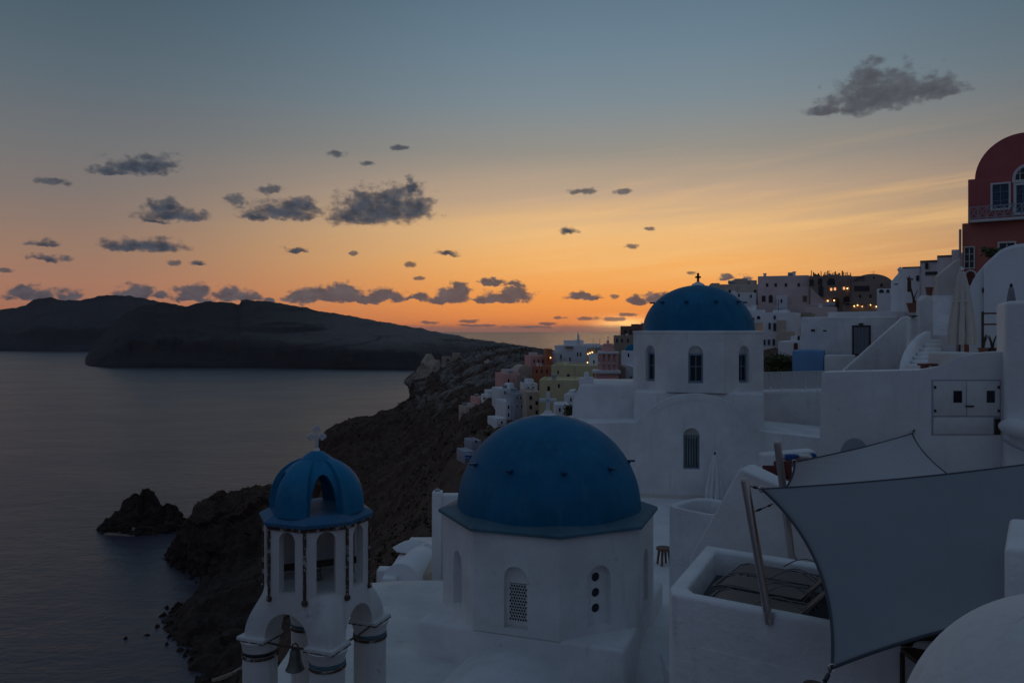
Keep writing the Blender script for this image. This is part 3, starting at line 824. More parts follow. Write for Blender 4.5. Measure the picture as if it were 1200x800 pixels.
for k in range(10):
    th = 10+36*k; d = dvec(th, ca); p = Vector((CC.x, CC.y, 96.76))
    mb = MB(); mb.obox(p+d*2.02, d, Vector((0,0,1)).cross(d), V(0,0,1), .13, .055, .022)
    mb.obox(p+d*1.98-V(0,0,.035), d, Vector((0,0,1)).cross(d), V(0,0,1), .06, .035, .03)
    mb.build('step_peg', M['deepblue'], dm, .008)
mb = MB(); c = V(CC.x-.02, CC.y, 97.80)
mb.lathe([(.26,0),(.20,.06),(.11,.10),(.085,.16)], 24, c); u = dvec(92, ca); n = dvec(2, ca)
mb.obox(c+V(0,0,.37), u, n, V(0,0,1), .045, .04, .25); mb.obox(c+V(0,0,.42), u, n, V(0,0,1), .22, .04, .045)
mb.build('cross', M['white_clean'], church, .012)
# lattice window in face 1
mid, U, N = fr[1]
mb = MB(); zl = 93.40; hl = 1.12; ww = .50; holes = []
nx, nz = 7, 15
for j in range(nz):
    for i in range(nx if j % 2 == 0 else nx-1):
        x = -ww/2 + .035 + (ww-.07)*((i+.5 + (.5 if j % 2 else 0))/nx); z = zl+.05 + (hl-.10)*((j+.5)/nz); r_ = .030; rz = .042
        holes.append([(x, z-rz), (x+r_, z), (x, z+rz), (x-r_, z)])
board(mb, mid - N*.17, U, N, [[(-.279,93.325),(.279,93.325),(.279,94.6),(-.279,94.6)]] + holes, .03)
lat = mb.build('lattice_window', M['wframe'], church)
mb = MB(); board(mb, mid - N*.24, U, N, [arch2(.559,1.39,18,0,93.325)], .02); mb.build('pane', M['pane'], lat)
mb = MB(); board(mb, mid - N*.168, U, N, [arch2(.558,.40,18,0,94.30)], .035); mb.build('fanlight', M['white'], lat)
mid, U, N = fr[2]
mb = MB(); holes = [circ2(0, z, .105, 20) for z in (93.72, 94.07, 94.42)]
board(mb, mid - N*.165, U, N, [arch2(.598,1.355,18,0,93.362)] + holes, .035); rw_ = mb.build('pierced_window', M['white'], church)
mb = MB(); board(mb, mid - N*.205, U, N, [arch2(.596,1.35,18,0,93.364)], .003); mb.build('pane', M['pane'], rw_)
# square base, arms
half = 2.66*cos(R(22.5)) + .004
u1, n1 = dvec(72.5, ca), dvec(-17.5, ca)
c3 = Vector((CC.x, CC.y, 0))
mb = MB(); mb.obox(c3+V(0,0,(89+93.2)/2), u1, n1, V(0,0,1), half, half, (93.2-89)/2); mb.build('base', M['white'], church, .09, 3)
def vault(mb, c, d, r, L, zs, zbot, seg=28, sq=1.0):
    u = Vector((0,0,1)).cross(d)
    ring = [c + u*(r*cos(pi*k/seg)) + V(0,0,zs + r*sq*sin(pi*k/seg)) for k in range(seg+1)]
    ring = [c + u*r + V(0,0,zbot)] + ring + [c - u*r + V(0,0,zbot)]
    mb.extr(ring, d*L, 0, False)
for th, L, r, zt in ((-17.5, 3.6, 1.72, 92.92), (72.5, 1.4, 1.6, 92.75), (162.5, 2.4, 1.7, 92.9)):
    d = dvec(th, ca); mb = MB(); vault(mb, c3 + d*(half-.3), d, r, L+.3, zt-r*.9, 88, 36, .9)
    mb.build('vaulted_arm', M['white'], church, .07, 3, sharp=50)
# wide low nave roof on the seaward side
mb = MB(); rings = []
for i in range(25):
    y = 13.6 + (24.9-13.6)*i/24; ring = []
    for k in range(33):
        x = -5.35 + (1.0+5.35)*k/32
        xx = (x+2.4)/3.2
        z = 92.42 - .20*xx*xx - .28*max(0, (y-23.3)/1.6)**2 + .05*noise.fractal(Vector((x*.7, y*.7, 0)), 1, 2, 3)
        ring.append(V(x - .25*(y-18)/6, y, z))
    ring = [V(ring[0].x-.06, y, 88)] + [V(ring[0].x-.03, y, ring[0].z-.12)] + ring + [V(ring[-1].x, y, 88)]
    rings.append(ring)
mb.loft(rings, False, False, False, True)
e = rings[-1]; mb.add(e, [list(range(len(e)))], False); e = rings[0]; mb.add(e, [list(range(len(e)))[::-1]], False)
mb.build('nave_roof', M['white_old'], church, sharp=50)

# ------------------------------------------------------------------ second church
SA = R(11); SC = Vector(((818-600)/F*38, 38, 0)); su = V(cos(SA), -sin(SA), 0); sb_ = V(sin(SA), cos(SA), 0)
def S(x, y, z): return SC + su*x + sb_*y + V(0,0,z)
ch2 = thing('domed_church', 'white church behind with a blue dome against the sunset and a round-gabled front', 'church', (SC.x, SC.y, 92))
da = atan2(SC.x, SC.y)
mb = MB(); lw = arch2(.64, 1.66, 18, 0, 97.62)
Ro = 2.94/cos(R(22.5))
fr = drum(mb, SC, da, Ro, Ro-.5, 97.2, 99.86, -24.5-45, {k:(lw,.26) for k in range(8)})
mb.build('drum_wall', M['white'], ch2, sharp=30)
mb = MB(); mb.loft([octa(SC, da, r, z, -69.5) for r, z in ((1.5,99.80),(Ro+.02,99.80),(Ro+.02,99.93),(2.3,99.97),(1.5,99.97))], True, True, True, False)
mb.build('ledge', M['white'], ch2, .02)
mb = MB(); mb.dome((SC.x, SC.y, 99.90), 2.62, 2.22, 96, 32); d2 = mb.build('dome', M['blue'], ch2)
for k in range(10):
    th = 22+36*k; d = dvec(th, da); p = Vector((SC.x, SC.y, 101.28))
    mb = MB(); mb.obox(p+d*2.12, d, Vector((0,0,1)).cross(d), V(0,0,1), .16, .07, .035); mb.build('step_peg', M['deepblue'], d2, .008)
mb = MB(); c = V(SC.x, SC.y, 102.08)
mb.lathe([(.34,0),(.27,.10),(.12,.17),(.09,.20)], 20, c); mb.build('finial', M['white'], ch2)
mb = MB(); mb.box(c.x-.05, c.x+.05, c.y-.05, c.y+.05, c.z+.18, c.z+.62); mb.box(c.x-.13, c.x+.13, c.y-.05, c.y+.05, c.z+.38, c.z+.47); mb.build('cross', M['darkmetal'], ch2, .01)
for k in (0,1,2,3,4):
    mid, U, N = fr[k]
    mb = MB(); board(mb, mid - N*.16, U, N, [[(-.318,97.625),(.318,97.625),(.318,98.93),(-.318,98.93)], [(-.24,97.72),(.24,97.72),(.24,98.85),(-.24,98.85)]], .05)
    w_ = mb.build('window', M['bframe'], ch2)
    mb = MB(); mb.bar(mid-N*.19+V(0,0,97.7), mid-N*.19+V(0,0,98.87), .04, .03); mb.bar(mid-N*.19-U*.25+V(0,0,98.35), mid-N*.19+U*.25+V(0,0,98.35), .03, .03); mb.build('glazing_bar', M['bframe'], w_)
    mb = MB(); board(mb, mid - N*.22, U, N, [[(-.31,97.63),(.31,97.63),(.31,98.92),(-.31,98.92)]], .02); mb.build('pane', M['pane'], w_)
# facade with round gable
FU = su; FN = -sb_; FO = S(-.25, -4.0, 0)
r_ = 3.05; zsp = 97.18-3.05
tr, tl = math.asin((95.70-zsp)/r_), pi-math.asin((95.95-zsp)/r_)
loop = [(-6.45,90),(7.3,90),(7.3,95.25)] + [(r_*cos(tr+(tl-tr)*k/40), zsp + r_*sin(tr+(tl-tr)*k/40)) for k in range(41)] + [(-6.2,95.80)]
win = arch2(.68, 1.78, 18, -.18, 93.98)
mb = MB(); board(mb, FO, FU, FN, [loop, win], .45)
mb.build('facade', M['white'], ch2, sharp=30)
mb = MB(); o = FO - FN*.30
board(mb, o, FU, FN, [[(-.515,93.985),(.155,93.985),(.155,95.42),(-.515,95.42)], [(-.45,94.05),(.09,94.05),(.09,95.36),(-.45,95.36)]], .05); fw = mb.build('window', M['bframe'], ch2)
mb = MB()
for i in range(5): mb.bar(o-FN*.03+FU*(-.45+.54*(i+.5)/5)+V(0,0,94.05), o-FN*.03+FU*(-.45+.54*(i+.5)/5)+V(0,0,95.36), .085, .03)
mb.build('shutter', M['bluepane'], fw)
mb = MB(); board(mb, FO - FN*.34, FU, FN, [arch2(.676, .50, 18, -.18, 95.25)], .02); mb.build('fanlight', M['cream'], fw)
mb = MB(); vault(mb, S(-.25,-3.54,0), sb_, 3.0, 3.6, zsp, 90, 36); mb.build('front_vault', M['white'], ch2, sharp=50)
# thin raised lip along the gable
mb = MB(); rr = []
for k in range(37):
    a = tr+.03+(tl-tr-.06)*k/36; rad = V(0,0,sin(a)) + FU*cos(a); cpt = FO + V(0,0,zsp)
    rr.append([cpt + rad*(r_-.20), cpt + rad*(r_-.20) + FN*.022, cpt + rad*(r_+.05) + FN*.03, cpt + rad*(r_+.05) - FN*.5])
mb.loft(rr, False, False, False, True); mb.build('gable_lip', M['white'], ch2, sharp=60)
mb = MB(); mb.obox(S(0,0,93.5), V(cos(da),-sin(da),0), V(sin(da),cos(da),0), V(0,0,1), 2.82, 2.85, 3.72); mb.build('crossing_block', M['white'], ch2, .12, 3)
# left arm with a slanted end and stepped crest
mb = MB(); y0, y1 = -1.6, 2.6
mb.extr([S(-6.1,y0,90), S(-5.85,y0,96.6), S(-5.5,y0,97.42), S(-2.2,y0,97.46), S(-2.2,y0,90)], sb_*(y1-y0))
mb.build('side_arm', M['white'], ch2, .14, 3)
mb = MB()
for x, w, z0_, z1_ in ((-5.42,.30,97.3,97.72),(-5.22,.22,97.3,97.98),(-5.02,.26,97.3,97.76)):
    mb.obox(S(x,y0+.35,(z0_+z1_)/2), su, sb_, V(0,0,1), w/2, .18, (z1_-z0_)/2)
mb.build('stepped_crest', M['white'], ch2, .06, 3)
mb = MB(); mb.extr([S(-6.7,-3.54,90), S(-6.4,-3.54,95.77), S(-2.2,-3.54,95.92), S(-2.2,-3.54,90)], sb_*3.3); mb.build('side_aisle', M['white'], ch2, .13, 3)
mb = MB(); mb.extr([S(2.2,-3.54,90), S(2.2,-3.54,95.66), S(7.05,-3.54,95.22), S(7.05,-3.54,90)], sb_*5); mb.build('side_aisle', M['white'], ch2, .15, 3)
mb = MB(); mb.extr([S(-3.1,-4.02,92.3), S(-3.1,-4.02,92.86), S(2.4,-4.02,92.84), S(2.4,-4.02,92.3)], -sb_*.05); mb.build('plinth', M['cream'], ch2, .01)
# terrace wall beside it with the glass balustrade
mb = MB(); mb.extr([P(886,600,40.5), P(886,459,40.5), P(985,457,39.2), P(985,600,39.2)], (0.4,3.2,0))
o = mb.build('terrace_wall', M['white'], None, .12, 3, origin=P(930,560,40)); tag(o, 'plain white terrace wall under the glass balustrade, right of the far blue-domed church', 'wall', kind='thing')
bal = thing('glass_balustrade', 'low pale glass balustrade with posts on the wall right of the far church', 'railing', P(925,458,40))
A_, B_ = P(889,458,40.7), P(972,456.5,39.5)
for i in range(7):
    p = A_.lerp(B_, i/6); mb = MB(); mb.bar(p, p+V(0,0,.92), .05); mb.build('post', M['wframe'], bal)
mb = MB(); mb.bar(A_+V(0,0,.93), B_+V(0,0,.93), .06, .05); mb.build('handrail', M['wframe'], bal)
def glassy(name, col, alpha):
    m = bpy.data.materials.new(name); t = NT(nodes(m))
    b = t.out(col, .25); b.inputs['Alpha'].default_value = alpha; return m
M['balglass'] = glassy('frosted_panel', (.62,.63,.65), .96)
for i in range(6):
    a, b = A_.lerp(B_, (i+.06)/6), A_.lerp(B_, (i+.94)/6)
    mb = MB(); mb.bar(a+V(0,0,.48), b+V(0,0,.48), .015, .82); mb.build('panel', M['balglass'], bal)
# ------------------------------------------------------------------ white terraces between the churches
mb = MB()
mb.extr([V(3.4,13,92.55), V(9.5,13,92.55), V(13,24,92.6), V(14.5,34.5,92.72), V(-1.5,34.6,92.72), V(-1.5,25.4,92.6), V(3.4,23.2,92.6)], (0,0,-6))
tag(mb.build('terrace_ground', M['white_clean'], None, .03), kind='structure')

# ------------------------------------------------------------------ sunken sun terrace with parapet
PA, PB = V(2.07,10.5,0), V(3.14,12.85,0)
ex = V(.83,-.557,0).normalized(); ey = (PB-PA); LW = ey.length; ey.normalize()
LX = 5.2; ZP = 96.52; ZF = 96.13
def TT(x, y, z): return PA + ex*x + ey*y + V(0,0,z)
ter = thing('sun_terrace', 'white sunken roof terrace with a rounded parapet, dark floor and brown loungers', 'terrace', TT(2,1.2,90))
mb = MB()
th = .22
outer = [(0.05,0),(LX,0),(LX,LW),(0.0,LW),(-.05,.25)]
inner = [(th+.10,th),(LX-th,th),(LX-th,LW-th),(th,LW-th),(th-.03,th+.16)]
n = 5
for a in range(n):
    b = (a+1) % n
    o0, o1, i0, i1 = outer[a], outer[b], inner[a], inner[b]
    mb.add([TT(*o0,ZP), TT(*o1,ZP), TT(*i1,ZP), TT(*i0,ZP), TT(*o0,88), TT(*o1,88), TT(*i1,ZF), TT(*i0,ZF)],
           [(0,1,2,3), (4,5,1,0), (7,3,2,6)], True)
ter_p = mb.build('parapet', M['white'], ter, .055, 3)
mb = MB(); mb.add([TT(x,y,ZF+.004) for x,y in inner], [list(range(5))]); mb.build('deck_floor', M['deck'], ter)
mb = MB(); mb.extr([TT(.45,-.004,95.9), TT(LX,-.004,95.9), TT(LX,-.004,89), TT(.45,-.004,89)], -ey.cross(V(0,0,1)).cross(V(0,0,1))*0 + TT(0,-.02,0)-TT(0,0,0))
mb.build('wall_panel', M['white'], ter, .008)
# loungers
def make_lounger():
    r = thing('sun_lounger', 'brown sling sun lounger by the front parapet of the sunken terrace', 'sun lounger', (0,0,0), 'brown loungers side by side on the sunken terrace', 0, True)
    W2 = .265; zs = .30
    mb = MB(); n = 14; rings = []
    for i in range(n+1):
        x = 1.18*i/n; z = zs + .015*sin(x*5) - (.05*max(0,.12-x)/.12)
        rings.append([V(x,-W2+.03,z), V(x,0,z-.012), V(x,W2-.03,z), V(x,W2-.03,z-.012), V(x,0,z-.024), V(x,-W2+.03,z-.012)])
    mb.loft(rings, True, True, True); mb.build('seat', M['sling'], r, sharp=50)
    mb = MB(); rings = []; c, s_ = cos(R(46)), sin(R(46))
    for i in range(n+1):
        q = .78*i/n; x, z = 1.18+q*c, zs+q*s_ + .02*sin(q*4)
        rings.append([V(x,-W2+.03,z), V(x,0,z-.015), V(x,W2-.03,z), V(x+.01,W2-.03,z-.015), V(x+.01,0,z-.03), V(x+.01,-W2+.03,z-.015)])
    mb.loft(rings, True, True, True); mb.build('backrest', M['sling'], r, sharp=50)
    mb = MB()
    for sy in (-1, 1):
        mb.tube([V(-.02,sy*W2,zs-.04), V(.1,sy*W2,zs), V(1.18,sy*W2,zs)], .012, 8)
        mb.tube([V(1.18,sy*W2,zs), V(1.18+.80*c,sy*W2,zs+.80*s_)], .012, 8)
    mb.tube([V(-.02,-W2,zs-.04), V(-.02,W2,zs-.04)], .012, 8); mb.tube([V(1.18+.8*c,-W2,zs+.8*s_), V(1.18+.8*c,W2,zs+.8*s_)], .012, 8)
    mb.tube([V(1.18,-W2,zs), V(1.18,W2,zs)], .014, 8); mb.build('frame', M['armmetal'], r)
    for sy in (-1, 1):
        for x0, x1 in ((.16,.06),(1.10,1.24)):
            mb = MB(); mb.tube([V(x0,sy*W2,zs), V((x0+x1)/2,sy*(W2+.01),zs*.5), V(x1,sy*W2,.0)], .014, 8); mb.build('leg', M['armmetal'], r)
        mb = MB(); mb.tube([V(.62+.62*q, sy*(W2+.02), zs+.20*sin(pi*(.06+.80*q))) for q in [i/10 for i in range(11)]], .009, 8)
        mb.build('armrest', M['armmetal'], r)
        mb = MB(); mb.tube([V(1.0,sy*W2,.03), V(1.18+.5*c,sy*W2,zs+.5*s_)], .011, 6); mb.build('back_stay', M['armmetal'], r)
    return r
L0 = make_lounger(); ang = atan2(ex.y, ex.x)
labs = ['brown sun lounger by the front parapet of the sunken terrace, behind the leaning pole foot',
        'middle brown sun lounger of the three on the sunken terrace', 'brown sun lounger by the back parapet of the sunken terrace']
for i, (x, y) in enumerate(((.50,.58),(.48,1.26),(.60,1.94))):
    o = L0 if i == 0 else copy_tree(L0)
    o.location = TT(x, y, ZF+.004); o.rotation_euler = (0,0,ang); o['label'] = labs[i]

# poles
def pole(name, label, a, b, r):
    t_ = thing(name, label, 'pole', a, 'steel poles carrying the shade sails')
    mb = MB(); mb.tube([a-V(0,0,.1), b], r, 24); mb.build('tube', M['steel'], t_, sharp=50)
    mb = MB(); d = (b-a).normalized(); mb.tube([b-d*.001, b+d*.03], [r*1.04, r*.9], 24); mb.build('end_cap', M['canvas'], t_)
    mb = MB(); mb.tube([a-V(0,0,.02), a+d*.05], r*1.18, 20); mb.build('foot_collar', M['steel'], t_)
P1a, P1b = V(3.165,9.76,ZP-.03), P(873,563,9.95)
pole('shade_pole', 'thick leaning brushed steel pole standing on the front parapet of the sunken terrace', P1a, P1b, .052)
P2a, P2b = P(929,648,12.78), P(911,519,12.85); P2a.z = 96.3
pole('shade_pole', 'leaning steel pole behind the sunken terrace at the tip of the pale sail', P2a, P2b, .058)

# shade sails
def sail(name, label, cs, sag, mat, sagz):
    """cs: corners in order; sag: inward bow of each edge (fraction); sagz: belly"""
    t_ = thing(name, label, 'shade sail', cs[0])
    cen = sum(cs, V(0,0,0))/4
    def edge(a, b, s_, q):
        p = a.lerp(b, q); m = (a+b)/2
        return p + (cen-m)*s_*4*q*(1-q)
    n = 44; g = []
    for j in range(n+1):
        v = j/n; row = []
        for i in range(n+1):
            u = i/n
            b0, b1 = edge(cs[0], cs[1], sag[0], u), edge(cs[3], cs[2], sag[2], u)
            l0, l1 = edge(cs[0], cs[3], sag[3], v), edge(cs[1], cs[2], sag[1], v)
            p = b0*(1-v)+b1*v + l0*(1-u)+l1*u - (cs[0]*(1-u)*(1-v)+cs[1]*u*(1-v)+cs[2]*u*v+cs[3]*(1-u)*v)
            p = p - V(0,0,sagz*16*u*(1-u)*v*(1-v))
            # tension creases running into the corners
            for (cu, cv) in ((0,0),(1,0),(1,1),(0,1)):
                du, dv = abs(u-cu), abs(v-cv); rr_ = sqrt(du*du+dv*dv)
                if rr_ < .5: p += V(0,0,.022*sin(14*atan2(dv+1e-6, du+1e-6))*rr_*(1-rr_/.5)**1*2)
            row.append(p)
        g.append(row)
    mb = MB(); mb.loft(g, False)
    ob = mb.build('fabric', mat, t_, sharp=80)
    md = ob.modifiers.new('t', 'SOLIDIFY'); md.thickness = .006
    for pts in (g[0], g[-1], [r[0] for r in g], [r[-1] for r in g]):
        mb = MB(); mb.tube(pts, .016, 6); mb.build('hem', M['hem'], t_)
    def ring(p):
        mb = MB(); mb.tube([p+V(.035*cos(2*pi*k/12), 0, .035*sin(2*pi*k/12)) for k in range(13)], .008, 6); mb.build('corner_ring', M['steel'], t_)
    for c in cs: ring(c)
    # seam
    for q_ in (.22,.44,.66,.86):
        mb = MB(); mb.tube([r[int(n*q_)]+V(0,0,.004) for r in g], .0035, 4); mb.build('seam', mat, t_)
    return t_, g
C1, C3, C4, C2 = P(893,573,9.9), P(1330,524,11.6), P(1330,706,7.0), P(975,782,7.5)
s1, g1 = sail('shade_sail', 'big slate blue shade sail stretched low over the sunken terrace', [C1, C3, C4, C2], [.10,.1,.11,.13], M['sail_dark'], .16)
def wire(parent, a, b, r=.008, drop=.0, name='turnbuckle'):
    mb = MB(); m = (a+b)/2 - V(0,0,drop); mb.tube([a, m, b], r, 6)
    mb.tube([a.lerp(b,.35), a.lerp(b,.65)], r*2.2, 8); mb.build(name, M['darkmetal'], parent)
wire(s1, P1b-V(-.04,0,.06), C1, .008)
wire(s1, P(882,600,9.9), P(897,594,9.95), .007); wire(s1, P(897,594,9.95), P(906,590,9.85), .006)
wire(s1, C2, P(962,806,7.3), .010)
D1, D2, D3, D4 = P(931,541,12.72), P(1069,508,15.95), P(1128,568,13.2), P(913,582,12.3)
s2, g2 = sail('shade_sail', 'smaller pale grey shade sail behind the slate one, tied to the white wall', [D1, D2, D3, D4], [.09,.10,.03,.05], M['sail_light'], .03)
wire(s2, D2, P(1072,503,15.98), .010); wire(s2, D1, P2b.lerp(P2a,.12), .007); wire(s2, D4, P2b.lerp(P2a,.42), .007)

# slanting gable wall behind the terrace
gw = [P(808,652,14.3), P(866,549,14.0), P(874,548,14.0), P(934,578,13.0), P(968,662,13.0)]
mb = MB(); mb.extr(gw + [V(gw[-1].x, 13.0, 92), V(gw[0].x, 14.3, 92)], (.28,.42,0))
o = mb.build('slanting_wall', M['white_clean'], None, .07, 3, origin=P(880,650,13.6)); tag(o, 'white wall with a slanting pointed top behind the sunken terrace', 'wall', kind='thing')
# plunge pool
pp = thing('plunge_pool', 'small white rounded plunge pool with dark water beside the slanting wall', 'pool', P(812,640,16.5))
ring_o = []
cx, cy = P(832,610,17.4).x, 17.4
for k in range(40):
    a = 2*pi*k/40; r = .74/max(abs(cos(a))**4+abs(sin(a))**4, .001)**.25
    ring_o.append((cos(a+.75)*r, sin(a+.75)*r))
zt = 96.13
mb = MB()
def rg(k, z, dx=0): return [V(cx+x*k+dx, cy+y*k, z) for x, y in ring_o]
mb.loft([rg(1.02,90), rg(1,zt-.06), rg(.97,zt), rg(.84,zt), rg(.80,zt-.05), rg(.78,zt-.7)], True, False, True); mb.build('basin_wall', M['white'], pp, sharp=60)
mb = MB(); mb.add(rg(.80, zt-.30), [list(range(40))]); mb.build('water_surface', M['poolwater'], pp)
# stool
sp = P(778,671,25.0); sp.z = 92.605
st_ = thing('wooden_stool', 'little wooden stool alone on the white terrace between the churches', 'stool', sp)
mb = MB(); mb.lathe([(.02,.46),(.23,.465),(.25,.49),(.25,.52),(.23,.54),(.02,.54)], 24, sp); mb.build('seat', M['wood'], st_)
for k in range(4):
    a = pi/4+k*pi/2+.3; mb = MB(); mb.tube([sp+V(.15*cos(a),.15*sin(a),.47), sp+V(.21*cos(a),.21*sin(a),0)], [.045,.035], 8); mb.build('leg', M['wood'], st_)
# closed parasols
def parasol(label, base, h, hc, r, mat, tilt=0, polemat='wframe', group=None, rtop=.06):
    t_ = thing('closed_parasol', label, 'parasol', base, group)
    mb = MB(); mb.tube([base, base+V(tilt,0,h)], .035, 12); mb.lathe([(.01,h),(.05,h+.03),(.04,h+.09),(.006,h+.13)], 12, base+V(tilt,0,0)); mb.build('pole', M[polemat], t_)
    mb = MB(); rings = []; nf = 8; seg = 96
    for i in range(26):
        q = i/25; z = h - hc*q
        rr = (rtop + (r-rtop)*(q**.75)) * (1 - .10*max(0,(q-.86)/.14))
        ring = []
        for k in range(seg):
            a = 2*pi*k/seg; fold = abs(sin(a*nf/2 + .8*q + .25*sin(3*a)))**.7
            f = 1 - (.46*min(1,q*1.6))*(1-fold)**1.4
            dz = -.05*fold*max(0,(q-.8)/.2)
            ring.append(base + V(tilt*z/h + rr*f*cos(a), rr*f*sin(a), z+dz))
        rings.append(ring)
    mb.loft(rings, True, True, False); mb.build('canopy', mat, t_, sharp=70)
    mb = MB(); zz = h-hc*.42; rs = rtop+(r-rtop)*(.42**.75)
    mb.lathe([(rs*.96,zz-.03),(rs*1.02,zz-.02),(rs*1.02,zz+.02),(rs*.96,zz+.03)], 30, base+V(tilt*.6,0,0), False); mb.build('tie_strap', mat, t_)
    mb = MB(); mb.lathe([(.24,0),(.26,.04),(.24,.09),(.05,.11)], 20, base); mb.build('foot', M['darkmetal'], t_)
    return t_
b = P(836,588,33.2); b.z = 92.72
parasol('closed white parasol in front of the far church facade, beside the slanting wall', b, 2.05, 1.75, .42, M['canvas_white'], .06, 'darkmetal')
b = P(1128,424,19.5)
parasol('tall closed beige parasol in front of the white stairway', b, 2.22, 1.75, .36, M['canvas'], -.02)
b = P(1185,372,23.8)
parasol('small closed grey parasol showing above the white corner pillar', b, .90, .80, .16, M['canvas_grey'], 0, 'darkmetal')

# ------------------------------------------------------------------ big white wall with the meter cabinet
DW = 16.0
top = [P(956,640,DW), P(963,436,DW), P(1040,434.5,DW), P(1076,433.5,DW), P(1096,430,DW), P(1112,424,DW), P(1126,418,DW), P(1142,414,DW), P(1160,412.5,DW), P(1176,412,DW), P(1176,640,DW)]
mb = MB(); mb.extr(top, (.42,.62,0)); o = mb.build('garden_wall', M['white_clean'], None, .10, 4, origin=P(1060,560,DW), sharp=50)
tag(o, 'big smooth white wall with a wavy top rising to the right, behind the pale sail', 'wall', kind='thing')
mb = MB(); a = P(1178,0,DW-.45); mb.extr([V(a.x,a.y,93), V(a.x,a.y,100.56), V(a.x+2.6,a.y-1.0,100.56), V(a.x+2.6,a.y-1.0,93)], (.80,1.6,0)); x0 = a.x
o = mb.build('corner_pillar', M['white_clean'], None, .09, 4, origin=V(x0+1,DW,93)); tag(o, 'tall square white pillar at the end of the wavy-topped wall', 'pillar', kind='thing')
nc = P(1001,534,DW)
mb = MB(); ar = [nc + V(.29*cos(pi*k/20), -.012, .36*sin(pi*k/20)) for k in range(21)]
mb.extr(ar, (0,.02,0)); al = mb.build('wall_niche', M['greywall'], None, 0, origin=nc); tag(al, 'small round-headed grey niche low in the wavy-topped white wall', 'niche', kind='thing')
cab = thing('meter_cabinet', 'white two-door electricity meter cabinet with dark glass panes set in the wall', 'cabinet', P(1132,510,DW))
def WB(mb, px0, px1, py0, py1, y0, y1, D=DW):
    a, b = P(px0, py1, D), P(px1, py0, D); mb.box(a.x, b.x, D-y1, D-y0, a.z, b.z)
mb = MB(); WB(mb,1091.5,1172.5,444.5,509.5,-.02,.010); mb.build('surround_frame', M['greywall'], cab, .004)
for (a, b, wx, lab) in ((1093.5,1131.6,(1116.5,1126.6),0),(1132.6,1171,(1155.5,1165),1)):
    mb = MB(); WB(mb,a,b,446.5,487,.0,.022); d_ = mb.build('cabinet_door', M['wframe'], cab, .006)
    mb = MB(); WB(mb,wx[0],wx[1],457.5,471.5,.015,.027); mb.build('meter_pane', M['pane'], d_)
    for hy in (453.5, 481):
        hx = 1095 if lab == 0 else 1169.5
        mb = MB(); WB(mb,hx-1.2,hx+1.2,hy-1.6,hy+1.6,.0,.034); mb.build('hinge', M['darkmetal'], d_)
mb = MB(); WB(mb,1130.5,1140,474.8,476.6,.0,.045); mb.build('latch', M['darkmetal'], cab)
mb = MB(); WB(mb,1093.5,1163.5,488.6,508.5,.0,.02); mb.build('lower_panel', M['wframe'], cab, .006)
mb = MB(); WB(mb,1165,1172.3,490.5,509,.0,.014); mb.build('cable_slot', M['darkwood'], cab)
pipe = [P(1176,499,15.72), P(1182,499.5,15.5), P(1200,503,15.2), P(1240,512,14.8)]
mb = MB(); mb.tube(pipe, [.10,.16,.18,.19], 24); o = mb.build('drain_pipe', M['white_clean'], None, 0, origin=pipe[1]); tag(o, 'fat white plastered pipe leaving the cable slot of the meter cabinet', 'pipe')
cb = [P(1173,513,15.5), P(1186,521,15.3), P(1205,529,15.1), P(1240,540,14.8)]
mb = MB(); mb.tube(cb, .028, 10); o = mb.build('cable_conduit', M['greywall'], None, 0, origin=cb[0]); tag(o, 'thin pale conduit running below the fat white pipe', 'conduit')
# lower white wing on the right of the wall, under the pipe
mb = MB(); a = P(1174.5,640,15.5); mb.box(a.x, a.x+3, 14.9, 15.54, 93, 97.3)
o = mb.build('low_wall', M['white_clean'], None, .05, 3, origin=a); tag(o, 'low white wall below the fat pipe, at the foot of the corner pillar', 'wall', kind='thing')
mb = MB(); mb.tube([P(1181,558,14.8)+V(.06*cos(a)*1, 0, .075*sin(a)+.0) for a in [2*pi*k/14 for k in range(15)]], .008, 6)
o = mb.build('iron_ring', M['darkmetal'], None, 0, origin=P(1181,556,14.8)); tag(o, 'small iron mooring ring on the low white wall', 'ring')

# seating nook between far church and the wall: bench with blue cushions, shown past the pole
bn = P(930,560,19.5); bench = thing('cushioned_bench', 'white built-in bench with blue cushions behind the pale sail', 'bench', V(bn.x, bn.y, 94))
mb = MB()
a, b = P(896,533,19.8), P(957,528,19.8); mb.extr([a, b, V(b.x,b.y,93), V(a.x,a.y,93)], (0,.5,0)); mb.build('back_wall', M['white'], bench, .05, 3)
mb = MB(); a, b = P(896,552,19.2), P(957,548,19.2); mb.extr([a, b, V(b.x,b.y,93), V(a.x,a.y,93)], (0,.58,0)); mb.build('seat', M['white'], bench, .04, 3)
for (p0, p1, yy, hh, m_) in ((920,935,532,8,'bluecushion'),(936,950,532,8,'cushion'),(950.5,955,530.5,9,'bluecushion')):
    a, b = P(p0,yy,19.7), P(p1,yy,19.7); mb = MB(); mb.box(a.x, b.x, 19.55, 19.78, a.z-hh*19.7/F, a.z); o = mb.build('back_cushion', M[m_], bench, .05, 3)
a = P(940,540,19.5); mb = MB(); mb.lathe([(.02,-.10),(.16,-.09),(.2,0),(.16,.07),(.02,.09)], 16, a); o = mb.build('fruit_bowl', M['redwood'], None, origin=a); tag(o, 'small dark red bowl between the blue cushions of the white bench', 'bowl')
tb = P(913,572,16.4); tab = thing('round_table', 'small round café table with dark red chairs showing under the tip of the pale sail', 'table', V(tb.x, tb.y, 95))
mb = MB(); mb.lathe([(.02,96.05),(.42,96.06),(.43,96.09),(.02,96.1)], 28, V(tb.x,tb.y,0)); mb.build('tabletop', M['cushion'], tab)
